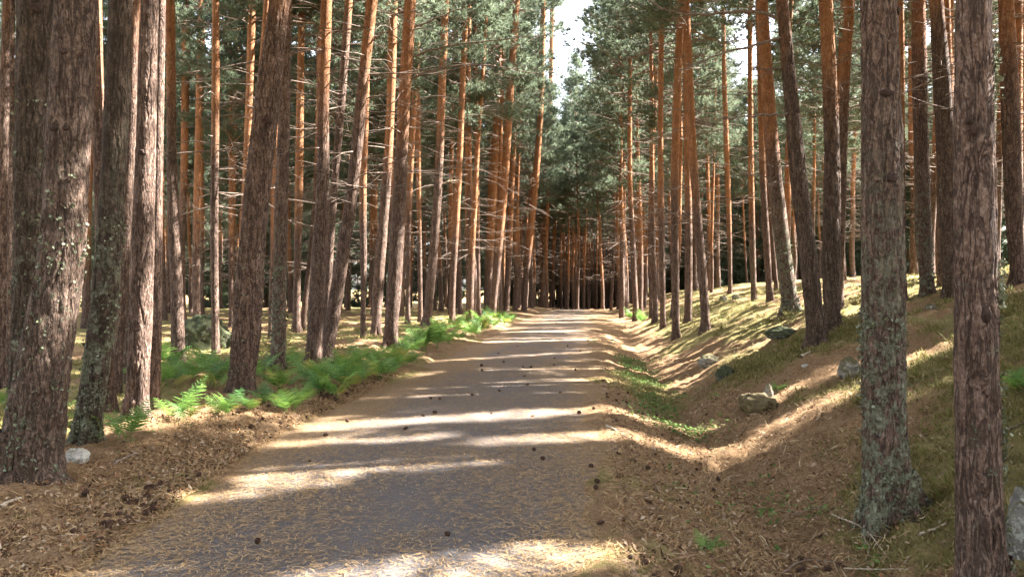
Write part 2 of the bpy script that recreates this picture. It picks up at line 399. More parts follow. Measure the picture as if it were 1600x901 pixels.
ry = axis([(-6, 0), (2, 1), (14, 0.07), (30, 0.2), (75, 0.5), (110, 2)])
rx = np.linspace(XL - 0.25, XR + 0.25, 44); RXX, RYY = np.meshgrid(rx, ry)
RZZ = crest(RYY) + 0.02 * (1 - ((RXX + 1.65) / 1.9) ** 2) - 0.02 + 0.006 * fbm(RXX * 2, RYY * 2, seed=41)
RZZ[:, 0] -= 0.08; RZZ[:, -1] -= 0.08
ii = np.arange(len(ry) - 1)[:, None] * 44 + np.arange(43)[None]
road = mk("road", np.stack([RXX, RYY, RZZ], -1).reshape(-1, 3), [np.stack([ii, ii + 1, ii + 45, ii + 44], -1).reshape(-1, 4)], M['road'])
tag(road, "narrow grey forest road strewn with brown pine needles", "road", kind="structure")

# ------------------------------------------------------------------ gaps in the canopy (where sunbeams come down), as capsules across the sun's direction
CAP = []
def uv(P): P = np.atleast_2d(P); return np.stack([P @ EU, P @ EV], -1)
def beam(P, Q, r):
    a, b = uv(P)[0], uv(Q)[0]; CAP.append((a[0], a[1], b[0], b[1], r))
def strip(p, q, r):
    a, d = hit(*p); beam(a, hit(*q)[0], r * (1.0 if d < 12 else 0.55))
GROUND_BEAMS = [((560, 905), (880, 872), .26), ((330, 778), (520, 752), .10), ((420, 742), (720, 722), .17), ((790, 690), (1480, 542), .17), ((830, 642), (1320, 575), .13),
    ((520, 664), (960, 641), .20), ((640, 608), (800, 598), .13), ((790, 598), (940, 597), .12), ((660, 562), (960, 553), .30), ((770, 534), (930, 530), .22),
    ((800, 518), (940, 515), .25), ((830, 505), (940, 503), .3), ((840, 496), (935, 494), .3), ((850, 489), (930, 488), .3),
    ((945, 522), (1060, 545), .22), ((150, 890), (330, 872), .08), ((225, 660), (320, 638), .16), ((610, 590), (680, 580), .2), ((570, 560), (640, 548), .3),
    ((250, 588), (330, 580), .16), ((1110, 500), (1240, 490), .2), ((1130, 480), (1260, 470), .25), ((1150, 465), (1290, 455), .3), ((1400, 452), (1490, 448), .4),
    ((1560, 425), (1600, 420), .5), ((1020, 560), (1060, 590), .15), ((960, 500), (1010, 505), .4), ((690, 530), (790, 505), .3), ((1000, 545), (1060, 548), .15), ((250, 560), (340, 548), .2), ((400, 560), (470, 548), .2), ((520, 545), (600, 530), .25), ((250, 595), (350, 582), .14), ((640, 520), (700, 512), .3), ((420, 520), (480, 512), .35), ((110, 640), (170, 625), .12), ((20, 670), (60, 660), .14), ((540, 515), (620, 505), .3), ((1105, 540), (1290, 502), .12), ((1130, 508), (1260, 484), .14), ((1010, 522), (1060, 506), .2), ((985, 512), (1040, 522), .25), ((1130, 735), (1340, 612), .07), ((1425, 618), (1490, 588), .08), ((1560, 462), (1600, 452), .25), ((1410, 440), (1440, 436), .4), ((1085, 475), (1200, 460), .3), ((1300, 470), (1400, 452), .25), ((600, 690), (700, 680), .06), ((440, 695), (520, 690), .08), ((1160, 520), (1230, 505), .16)]
for p, q, r in GROUND_BEAMS: strip(p, q, r)
for k in range(85):                                            # dapples farther down the wood
    y = rng.uniform(22, 75); x = rng.uniform(-26, 24) * (y / 60 + 0.25); ln = rng.uniform(0.8, 3.0)
    P = np.array([x, y, gz(x, y)]); CAPd = np.array([math.sin(SUN_AZ), math.cos(SUN_AZ), 0]) * ln
    beam(P, P + CAPd, rng.uniform(0.05, 0.25))

for k in range(150):
    P = np.array([rng.uniform(-10, 8), rng.uniform(66, 138), rng.uniform(.5, 7)]); beam(P, P + np.array([0, 0, rng.uniform(1, 4)]), rng.uniform(.22, .5))
for k in range(34):
    y = rng.uniform(13, 42); x = -rng.uniform(4.3, .62 * y + 2); P = np.array([x, y, gz(x, y)]); L_ = rng.uniform(.5, 2.2)
    beam(P, P + np.array([math.sin(SUN_AZ), math.cos(SUN_AZ), 0]) * L_, rng.uniform(.06, .25))

# ------------------------------------------------------------------ the pines
# label, control points from foot to top of frame (px, py, width), height at which the bark turns orange, lichen, lit stretches, level of detail
T = [
 ("thickest pine trunk, lichen-crusted and leaning, at the left edge of the verge", [(48,748,104),(57,650,90),(70,560,80),(93,430,72),(108,200,69),(120,0,66)], 9, .6, [(330,480)], 2),
 ("dark upright pine trunk close behind the thickest leaning trunk", [(38,712,58),(43,600,54),(47,450,52),(50,225,52),(56,0,55)], 9, .7, [], 2),
 ("dark leaning pine with a mossy foot, next to the right of the thickest trunk", [(135,692,46),(147,600,42),(165,450,42),(178,250,38),(189,0,36)], 8, .9, [], 2),
 ("slim orange pine mostly hidden behind the dark mossy-footed leaning trunk", [(168,645,26),(160,400,20),(153,150,17),(150,0,17)], 3, .4, [(60,200)], 0),
 ("pale sunlit slim pine, left one of a close pair left of the reddish trunk", [(181,615,16),(192,450,15),(203,250,14),(211,0,12)], 4, .3, [(60,380)], 0),
 ("pale slim pine, right one of a close pair left of the reddish trunk", [(197,600,17),(202,450,16),(207,300,14),(213,0,12)], 4, .6, [(420,560)], 0),
 ("straight reddish brown pine with one sunlit patch low on its trunk", [(213,652,40),(220,500,36),(226,300,32),(234,0,27)], 4.6, .35, [(515,560)], 2),
 ("slim pine hard behind the right side of the straight reddish brown trunk", [(240,640,20),(243,500,19),(247,250,15),(252,0,13)], 4.5, .1, [(0,350)], 0),
 ("pale pine with a brightly sunlit foot, left of the mossy boulder", [(279,567,23),(276,450,20),(270,300,16),(266,0,14)], 4.0, .2, [(300,560)], 1),
 ("thin dark pine standing directly in front of the left end of the mossy boulder", [(287,508,10),(284,430,10),(288,250,11),(291,0,11)], 4, .1, [], 0),
 ("slim pine in front of the right end of the mossy boulder", [(337,551,13),(335,400,12),(337,100,11),(337,0,10)], 3.5, .3, [(380,480)], 0),
 ("very thin red-brown pine behind the mossy boulder", [(316,502,8),(316,100,7),(317,0,7)], 3, .0, [], 0),
 ("thin orange-red pine right of the mossy boulder, just left of the thick leaning trunk", [(364,505,8),(366,200,8),(370,0,7)], 2.5, .0, [], 0),
 ("sunlit orange pine behind the thick trunk that leans right over the ferns", [(372,530,13),(379,400,12),(388,200,12),(394,0,11)], 2.6, .1, [(0,250)], 0),
 ("thick dark pine leaning right, its foot among the nearest ferns", [(378,615,44),(384,530,45),(397,350,42),(415,180,40),(437,0,34)], 4.8, .5, [], 2),
 ("slim orange pine showing left of the top of the thick trunk over the ferns", [(392,540,14),(399,300,13),(407,150,12),(418,0,11)], 2.6, .1, [(0,120)], 0),
 ("medium pine with pale lichen patches, just right of the thick trunk among the ferns", [(434,578,25),(437,450,22),(440,300,20),(445,150,17),(449,0,14)], 5.5, .8, [], 1),
 ("thin bright orange pine between the thick dark trunk and the lichen-patched one", [(423,530,11),(428,400,10),(434,0,8)], 1.4, .0, [(300,430)], 0),
 ("brown-orange slim pine, the upright one of the crossed pair left of the bracken belt", [(463,518,14),(467,300,13),(470,100,11),(472,0,10)], 2.6, .2, [], 0),
 ("slim pine leaning right, crossing the upright one left of the bracken belt", [(473,516,10),(487,380,8),(493,300,8),(500,0,7)], 4, .3, [], 0),
 ("pine with lit orange top, the upright one of the pair that parts from one foot", [(490,566,27),(497,430,24),(504,300,21),(505,150,18),(510,0,17)], 3.8, .4, [(0,230),(540,562)], 1),
 ("greyish pine rising behind and between the pair that parts from one foot", [(506,543,13),(512,450,12),(520,320,12),(530,200,13),(545,0,12)], 6.5, .2, [(0,160)], 0),
 ("pine leaning strongly right, the slanting one of the pair from one foot", [(509,562,23),(519,500,21),(535,400,20),(550,300,18),(566,140,17),(581,0,17)], 4.4, .4, [(490,545)], 1),
 ("thin pale orange pine right of the strongly leaning pair", [(567,527,9),(568,420,10),(567,300,12),(572,150,10),(575,0,9)], 2.8, .1, [(290,420)], 0),
 ("slender pine close left of the trunk with the bright white sunlit side", [(587,523,16),(592,430,17),(600,330,16),(606,250,14),(615,0,12)], 4.2, .2, [(320,420),(490,523)], 1),
 ("pine with a bright white sunlit side, at the far end of the nearer bracken", [(610,541,24),(617,430,23),(624,300,21),(632,150,19),(641,0,18)], 4.0, .2, [(400,545)], 1),
 ("thin dark pine right of the white-sided trunk", [(637,505,9),(640,300,9),(648,150,9),(655,0,8)], 3.5, .1, [], 0),
 ("thin brown pine in the gap left of the pale sun-striped trunk", [(657,504,9),(655,350,8),(653,150,8),(652,0,7)], 3, .1, [], 0),
 ("slim pine with a long pale sun stripe and a bleached branch stub", [(667,507,15),(675,420,14),(684,300,13),(690,150,12),(696,0,11)], 5.6, .6, [(230,450)], 1),
 ("orange pine with a lit patch, first right of the sun-striped trunk", [(706,504,11),(712,350,11),(718,250,10),(724,100,9),(729,0,8)], 2.6, .1, [(340,385)], 0),
 ("thin pine behind the orange one with the lit patch, by the farther bracken", [(719,490,8),(716,350,8),(715,150,7),(713,0,7)], 3.0, .1, [], 0),
 ("straight orange pine behind the middle of the farther bracken belt", [(732,497,9),(731,350,9),(730,150,8),(729,0,8)], 2.6, .1, [], 0),
 ("thin dark-footed pine next right of the straight orange one at the farther bracken", [(748,495,8),(746,350,7),(743,100,7),(742,0,6)], 3.2, .3, [], 0),
 ("broad orange pine, left of the dense clump by the farther bracken's end", [(762,489,13),(768,350,12),(775,200,12),(783,0,11)], 2.2, .1, [], 0),
 ("reddish pine leaning right at the front of the clump by the farther bracken's end", [(770,494,12),(778,400,12),(787,300,12),(800,100,11),(807,0,10)], 2.4, .1, [], 1),
 ("dark brown pine in the middle of the clump by the farther bracken's end", [(781,488,10),(784,300,9),(788,150,8),(790,0,8)], 3.4, .1, [], 0),
 ("upright pine at the right of the clump by the farther bracken's end", [(791,488,10),(795,400,10),(799,300,9),(805,150,9),(809,0,8)], 3.0, .1, [], 0),
 ("lone orange pine leaning right over the left road edge near the crest", [(818,486,9),(825,400,10),(835,300,11),(843,200,9),(849,0,8)], 2.6, .1, [(390,415)], 0),
 ("thin dark pine behind the lone leaning orange one near the crest", [(811,474,8),(816,300,7),(820,0,6)], 5, .1, [], 0),
 ("dark pine just left of where the road meets the crest", [(847,479,10),(851,400,9),(856,320,8),(860,150,7),(863,0,6)], 5, .1, [], 0),
 ("first slim pine right of the road near the crest, standing by itself", [(976,487,8),(973,400,8),(971,300,7),(970,120,6),(970,0,6)], 2.6, .2, [], 0),
 ("dark pine behind the first slim one right of the road crest", [(993,472,10),(991,300,9),(989,0,7)], 4, .1, [], 0),
 ("reddish dark pine, third from the crest on the right side of the road", [(1007,468,9),(1004,300,8),(1002,0,7)], 3, .1, [], 0),
 ("slim pine with pale flecks, fourth from the crest on the right road edge", [(1018,496,9),(1017,400,9),(1018,300,9),(1025,100,8),(1030,0,8)], 3.5, .3, [(420,480)], 0),
 ("slim brown pine on the bank, left of the forked-looking close pair right of the road", [(1036,512,10),(1034,400,10),(1032,250,9),(1033,80,8),(1034,0,8)], 3.0, .2, [(470,505)], 0),
 ("slender pine with a sunlit foot at the edge of the ditch, right of the road", [(1056,528,13),(1055,420,12),(1054,300,12),(1058,150,12),(1064,0,11)], 3.4, .5, [(470,525)], 1),
 ("slim pine just behind the sunlit-footed one at the ditch", [(1075,503,13),(1076,400,12),(1075,300,11),(1072,150,10),(1070,0,9)], 3.2, .5, [(250,420)], 0),
 ("pine leaning left with a thin white sunlit right edge, above the ditch", [(1103,517,15),(1098,430,14),(1091,350,13),(1083,250,13),(1076,100,12),(1072,0,11)], 3.0, .4, [(330,512)], 1),
 ("thin orange pine on the sunny slope, left of the lichen-footed small trunk", [(1141,458,7),(1139,350,8),(1136,250,8),(1131,100,7),(1130,0,6)], 2.0, .1, [(330,420)], 0),
 ("small straight pine with a lichened foot on the sunny slope", [(1178,470,10),(1176,400,10),(1174,300,9),(1172,100,8),(1172,0,8)], 2.0, .7, [(270,430)], 0),
 ("slim pine with white sunlit edge, next right of the lichened small trunk on the slope", [(1203,472,12),(1199,400,11),(1192,280,10),(1188,150,8),(1184,0,8)], 3.2, .5, [(250,380)], 0),
 ("thin pale-edged pine leaning left behind the stout lichen-footed one", [(1213,453,7),(1206,370,7),(1199,280,7),(1192,150,6),(1186,0,6)], 3.2, .3, [(340,450)], 0),
 ("stout pine leaning left with a broad lichened foot, upper one of the leaning pair", [(1236,488,27),(1226,410,24),(1210,270,22),(1200,150,20),(1190,0,18)], 3.0, .9, [(230,485)], 1),
 ("long pine leaning left with bare dead branches reaching over the road", [(1277,542,33),(1266,430,28),(1248,280,27),(1236,150,23),(1222,0,20)], 4.6, .3, [(0,120),(220,330)], 2),
 ("upright dark-footed pine right of the long branchy leaning one", [(1300,517,30),(1299,400,28),(1300,250,26),(1296,120,23),(1290,0,21)], 3.2, .2, [(0,200)], 2),
 ("pine leaning right behind the upright dark-footed one, its top to the right of it", [(1311,480,14),(1313,380,14),(1316,250,15),(1322,100,15),(1328,0,15)], 3.8, .1, [(0,250)], 0),
 ("thick pine with lichen clusters on its flared foot, standing on the near right bank", [(1390,808,86),(1383,700,72),(1380,450,68),(1378,200,63),(1373,0,58)], 9, .95, [], 2),
 ("thin orange pine showing just right of the thick near-bank trunk", [(1412,470,10),(1409,300,10),(1408,100,10),(1407,0,9)], 1.5, .1, [(0,140)], 0),
 ("lichen-footed pine between the two thick trunks on the right", [(1449,460,20),(1444,380,23),(1440,250,23),(1436,80,21),(1435,0,20)], 4, .8, [], 1),
 ("thin orange-brown pine left of the dark leaning one between the thick right trunks", [(1469,447,8),(1468,300,9),(1466,0,8)], 2, .1, [], 0),
 ("dark-footed pine leaning left, hard against the left of the rightmost thick trunk", [(1489,462,28),(1484,380,26),(1478,250,26),(1470,100,24),(1463,0,20)], 4.4, .5, [(0,170)], 1),
 ("rightmost thick pine trunk, reddish, its right edge rimmed with sun and lichen", [(1542,945,84),(1531,800,74),(1527,600,70),(1524,350,66),(1522,150,60),(1521,0,55)], 9, .45, [(0,480)], 2),
 ("pine at the right edge of the photo beyond the rightmost thick trunk", [(1591,442,20),(1585,350,24),(1580,200,26),(1572,0,22)], 3.4, .4, [(0,60)], 1),
 ("pine cut by the left edge of the photo, orange above and pale below", [(3,605,18),(4,450,18),(8,200,18),(13,0,17)], 4.5, .2, [(130,260)], 1),
 ("thin dark pine between the left edge of the photo and the thickest trunk", [(14,622,8),(15,450,8),(18,200,7),(20,0,7)], 7, .1, [], 0),
]
BR = {  # dead limbs seen clearly: tree index -> pixel polylines with thickness at the root (m)
 25: [([(643,92),(680,76),(750,66),(850,55)], .03), ([(643,126),(680,108),(750,102),(850,118)], .03), ([(638,166),(680,150),(730,160)], .022), ([(640,188),(670,173),(712,165)], .02), ([(645,46),(690,26),(745,4)], .028), ([(630,150),(596,168),(560,160)], .016), ([(640,70),(600,50),(572,55)], .018), ([(628,215),(655,235),(672,230)], .015)],
 22: [([(566,156),(590,150),(622,149)], .018), ([(558,186),(585,183),(622,179)], .018), ([(573,128),(600,122),(640,121)], .018), ([(553,262),(570,245),(590,238)], .012), ([(575,70),(600,52),(630,40)], .018), ([(570,110),(545,95),(520,98)], .014)],
 20: [([(512,178),(535,177),(553,186)], .016), ([(506,80),(480,68),(455,72)], .018), ([(506,120),(478,116),(450,124)], .018), ([(508,20),(470,4),(440,20)], .016)],
 28: [([(690,288),(705,283),(722,281)], .03), ([(688,215),(712,205),(735,212)], .014), ([(690,120),(660,112),(640,118)], .014)],
 14: [([(398,228),(420,232),(448,234)], .02), ([(425,100),(470,78),(500,80)], .022)],
 53: [([(1222,34),(1200,21),(1150,20),(1075,22),(1035,12),(1005,-4)], .035), ([(1228,58),(1180,70),(1130,84),(1060,110)], .028), ([(1237,178),(1215,178),(1180,180),(1150,185),(1117,184)], .026), ([(1232,105),(1205,108),(1188,104)], .018), ([(1250,250),(1228,256),(1214,258)], .014)],
 52: [([(1203,185),(1185,178),(1170,150),(1162,158)], .018), ([(1195,90),(1180,86),(1168,98)], .014), ([(1208,240),(1190,236),(1180,246)], .014)],
 45: [([(1060,60),(1010,80),(950,110),(925,130)], .022), ([(1062,30),(1000,10),(960,20)], .022), ([(1057,140),(1020,160),(985,165)], .018), ([(1055,210),(1030,215),(1010,240)], .015)],
 47: [([(1080,180),(1090,200),(1092,235),(1100,250)], .014), ([(1075,70),(1110,60),(1150,66)], .018), ([(1078,130),(1115,138),(1140,130)], .016)],
 34: [([(800,110),(840,108),(895,104)], .02), ([(792,215),(830,205),(850,215)], .018), ([(800,60),(770,50),(735,60)], .016), ([(789,280),(815,300),(822,318)], .012)],
 8: [([(268,180),(280,172),(292,176)], .014), ([(268,90),(250,80),(240,92)], .014)],
 54: [([(1296,128),(1275,122),(1262,130)], .014)],
 60: [([(1470,110),(1490,100),(1505,108)], .014)],
}
def ring_noise(P, r, n, amp, scale, seed):
    th = np.arange(n) / n * 2 * math.pi
    x = np.cos(th)[None] * r[:, None]; y = np.sin(th)[None] * r[:, None]; z = np.repeat(P[:, 2][:, None], n, 1)
    return r[:, None] * (1 + amp * fbm(x * scale, y * scale, z * scale * 0.4, seed=seed, octv=3))

def twig(mb, P0, dirv, ln, r0, m, sub=1, droop=0.25, seed=0):
    rs = np.random.default_rng(seed); k = 5
    t = np.linspace(0, 1, k)[:, None]; side = np.array([-dirv[1], dirv[0], 0])
    P = P0 + dirv[None] * t * ln + np.array([0, 0, -droop * ln])[None] * t**1.6 + side[None] * (rs.uniform(-.25, .25) * ln * t**2) + rs.normal(0, 0.02 * ln, (k, 3)) * t + np.array([0, 0, .22 * ln]) * (t * (t > .6) - .6 * (t > .6)) * rs.uniform(-1, 2)
    V, Q = tube(P, np.linspace(r0, r0 * 0.25, k), 4); mb.add(V, Q, m)
    for j in range(sub):
        q = rs.integers(1, k - 1); d2 = dirv * 0.7 + side * rs.choice([-1, 1]) * rs.uniform(.4, .9) + np.array([0, 0, rs.uniform(-.5, .3)])
        Pm = P[q] + d2[None] * np.linspace(0, 1, 3)[:, None] * ln * rs.uniform(.25, .5)
        V, Q = tube(Pm, [r0 * .55, r0 * .4, r0 * .15], 3); mb.add(V, Q, m)
    return P

def trunk_mesh(axis_pts, rad, detail, seed, twigs=(4.0, 9.0, 18), fine_top=6.0, H=16):
    """axis_pts local (n,3) from z<0; rad (n)"""
    rs = np.random.default_rng(seed); mb = MB()
    A4 = np.concatenate([axis_pts, rad[:, None]], 1)
    L = axis_pts[-1, 2] - axis_pts[0, 2]
    if detail == 2:
        D = spline(A4, 2400); zz = D[:, 2]
        zs = np.concatenate([np.arange(zz[0], fine_top, 0.016), np.arange(fine_top, zz[-1], 0.4)]); n = 128
    else:
        D = spline(A4, 700); zz = D[:, 2]; n = 26 if detail == 1 else 12; stp = 0.09 if detail == 1 else 0.3
        zs = np.concatenate([np.arange(zz[0], 8.5, stp), np.arange(8.5, zz[-1], 0.7)])
    P = np.stack([np.interp(zs, zz, D[:, k]) for k in range(3)], -1); r = np.maximum(np.interp(zs, zz, D[:, 3]), 0.012)
    th = np.arange(n) / n * 2 * math.pi
    lob = 1 + (0.10 * np.cos(th * 3 + seed) + 0.09 * np.cos(th * 5 + seed * 2.3) + 0.05 * np.cos(th * 2 + 1))[None] * np.exp(-np.maximum(zs, 0) / 0.20)[:, None] * 2.3
    fl = (1 + 0.20 * np.exp(-np.maximum(zs, 0) / 0.15))[:, None]
    rr = ring_noise(P, r, n, 0.10, 2.2, seed) * lob * fl
    if detail == 2:
        x = np.cos(th)[None] * r[:, None] + seed * 3.7; y = np.sin(th)[None] * r[:, None]; z = np.repeat(zs[:, None], n, 1)
        rdg = np.abs(fbm(x * 12, y * 12, z * 2.2, seed=seed + 5, octv=3)); e = sstep(0.0, 0.10, rdg)
        f1, f2, idd = cell((x + .02 * rdg) / 0.030, y / 0.030, z / 0.052, seed=seed)
        disp = 0.016 * (e - 0.75) + 0.0055 * (idd - 0.5) * e + 0.014 * fbm(x * 22, y * 22, z * 10, seed=seed + 9, octv=4)
        rr = rr + disp * np.clip(r / 0.18, .5, 1.25)[:, None]
    elif detail == 1:
        x = np.cos(th)[None] * r[:, None]; y = np.sin(th)[None] * r[:, None]; z = np.repeat(zs[:, None], n, 1)
        rr = rr + 0.012 * fbm(x * 14, y * 14, z * 5, seed=seed, octv=2)
    V, Q = tube(P, rr, n); mb.add(V, Q, 0)
    z0, z1, k = twigs
    for j in range(k):                                           # short dead snags and twigs all the way up
        zt = rs.uniform(z0, z1); a = rs.uniform(0, 2 * math.pi); i = int(np.argmin(np.abs(zs - zt)))
        d = np.array([math.cos(a), math.sin(a), rs.uniform(-.15, .35)]); ln = rs.uniform(.12, .35) if rs.random() < .3 else rs.uniform(.7, 2.6)
        twig(mb, P[i] + d * r[i] * .8, d, ln, rs.uniform(.008, .017), 1, sub=rs.integers(0, 5), droop=rs.uniform(0, .45), seed=int(rs.integers(1 << 30)))
    return mb, P, r, zs

# ---- crowns
TUFT = 12
def crown_variant(seed, Hc, Rc, nb_per=5, step=0.42, tpb=22):
    """boughs in loose whorls carrying sprays of needles; returns spray centres, sprays (n,TUFT*3,3), wood pieces"""
    rs = np.random.default_rng(seed); cen = []; blades = []; wood = []
    z = 0.0
    while z < Hc:
        t = z / Hc; prof = (min(1.0, 0.55 + t * 2.2) * (1 - t) ** 0.62 + 0.05)
        for b in range(rs.integers(nb_per - 2, nb_per + 1)):
            if rs.random() < 0.12: continue
            a = rs.uniform(0, 2 * math.pi); L = Rc * prof * rs.uniform(0.55, 1.25); rise = rs.uniform(-0.12, 0.35) + t * 0.5
            zz = z + rs.uniform(-.2, .2); d = np.array([math.cos(a), math.sin(a), rise]); side = np.array([-math.sin(a), math.cos(a), 0])
            k = 6; s_ = np.linspace(0, 1, k)[:, None]
            P = np.array([0, 0, zz])[None] + d[None] * s_ * L + np.array([0, 0, -.25 * L])[None] * s_**2 * (1 - t) + np.array([0, 0, .3 * L])[None] * s_**4 + side[None] * rs.uniform(-.2, .2) * L * s_**2
            wood.append((P, np.linspace(0.028, 0.006, k) * (0.6 + L / 3)))
            n = int(tpb * (0.35 + L / Rc)) + 2
            nc = max(2, n // 4)
            for c in range(nc):                                   # clusters along the outer part of the bough
                u = rs.uniform(0.30, 1.0) ** 0.8; base = np.array([np.interp(u, s_[:, 0], P[:, q]) for q in range(3)])
                sp = side * rs.uniform(-1, 1) * L * 0.34 * (1.15 - u * .5) + np.array([0, 0, rs.uniform(-.10, .16)])
                tipc = base + sp
                if rs.random() < .6: wood.append((np.stack([base, base * .5 + tipc * .5 + np.array([0, 0, .03]), tipc]), np.array([.009, .007, .004])))
                for q in range(5):
                    ctr = tipc + rs.normal(0, .13, 3) * np.array([1.25, 1.25, .6]) - d * rs.uniform(0, .12)
                    ax = d * .7 + side * rs.normal(0, .6) + np.array([0, 0, rs.uniform(.0, .6)]); ax /= np.linalg.norm(ax)
                    cen.append(ctr); dirs = ax[None] + rs.normal(0, .55, (TUFT, 3)); dirs /= np.linalg.norm(dirs, axis=1)[:, None]
                    ln = rs.uniform(.16, .32, (TUFT, 1)); wd = np.cross(dirs, rs.normal(0, 1, (TUFT, 3))); wd /= np.linalg.norm(wd, axis=1)[:, None] + 1e-9
                    wv = rs.uniform(.012, .020, (TUFT, 1))
                    tri = np.stack([ctr - wd * wv, ctr + wd * wv, ctr + dirs * ln], 1)
                    blades.append(tri.reshape(-1, 3))
        z += step * rs.uniform(.7, 1.3)
    return np.array(cen), np.array(blades), wood

CV = [crown_variant(100 + k, h, r, nb, st) for k, (h, r, nb, st) in enumerate([(8.5, 2.6, 6, .42), (9.5, 2.4, 6, .42), (7.5, 2.9, 7, .40), (11, 2.3, 6, .44), (9.0, 3.0, 7, .42), (12.5, 2.7, 6, .42)])]
CVH = [8.5, 9.5, 7.5, 11, 9.0, 12.5]

def crown_mesh(v, keep=None, keepw=None):
    cen, bl, wood = CV[v]; mb = MB()
    b = bl if keep is None else bl[keep]
    if len(b):
        V = b.reshape(-1, 3); mb.add(V, np.arange(len(V)).reshape(-1, 3), 0)
    for i, (P, r) in enumerate(wood):
        if keepw is None or keepw[i]:
            Vt, Q = tube(P, r, 3); mb.add(Vt, Q, 1)
    return mb.build("crown", [M['needles'], M['deadwood']], smooth=False, link=False)
SHARED_CROWN = {}
GRID = {}
def cap_dist(U):
    """distance to the nearest sunbeam, from a grid laid across the sun's direction"""
    U0, V0, ST, NU, NV = -112.0, -100.0, 0.06, 2500, 2200
    if GRID.get('n') != len(CAP):
        g = GRID.get('g', np.full((NU, NV), 9.0, np.float32))
        for (a0, a1, b0, b1, r_) in CAP[GRID.get('n', 0):]:
            m_ = r_ + 0.8
            i0, i1 = [int(np.clip((q - U0) / ST, 0, NU)) for q in (min(a0, b0) - m_, max(a0, b0) + m_)]
            j0, j1 = [int(np.clip((q - V0) / ST, 0, NV)) for q in (min(a1, b1) - m_, max(a1, b1) + m_)]
            if i1 <= i0 or j1 <= j0: continue
            uu = U0 + ST * np.arange(i0, i1)[:, None]; vv_ = V0 + ST * np.arange(j0, j1)[None]
            abx, aby = b0 - a0, b1 - a1; t = np.clip(((uu - a0) * abx + (vv_ - a1) * aby) / (abx * abx + aby * aby + 1e-9), 0, 1)
            g[i0:i1, j0:j1] = np.minimum(g[i0:i1, j0:j1], np.hypot(uu - a0 - t * abx, vv_ - a1 - t * aby) - r_)
        GRID['g'] = g; GRID['n'] = len(CAP)
    i_ = np.round((U[:, 0] - U0) / ST).astype(int); j_ = np.round((U[:, 1] - V0) / ST).astype(int)
    inside = (i_ >= 0) & (i_ < NU) & (j_ >= 0) & (j_ < NV)
    return np.where(inside, GRID['g'][np.clip(i_, 0, NU - 1), np.clip(j_, 0, NV - 1)], 9.0)
def add_crown(root, wx, v, loc, rz, sc):
    """crown on its tree; sprays that would stand in a sunbeam are left off this one"""
    cen, bl, wood = CV[v]; c, s_ = math.cos(rz), math.sin(rz)
    Rm = np.array([[c, -s_, 0], [s_, c, 0], [0, 0, 1]])
    W = (cen * sc) @ Rm.T + wx[None]; keep = cap_dist(uv(W)) > 0.15
    WM = np.array([p[0][-1] * .55 + p[0][0] * .45 for p in wood]) * sc; keepw = cap_dist(uv(WM @ Rm.T + wx[None])) > 0.05
    if keep.mean() > 0.985:
        if v not in SHARED_CROWN: SHARED_CROWN[v] = crown_mesh(v)
        me = SHARED_CROWN[v]
    else: me = crown_mesh(v, keep, keepw)
    return put("crown", me, root, loc, (0, 0, rz), sc)

SCREEN = []      # (foot px, depth, label) of the pines measured above
def px_of(P):
    q = np.asarray(P) - CAM; d = q @ FWD; return 800 + (q @ RGT) / d * FPX, 450.5 - q[2] / d * FPX, d

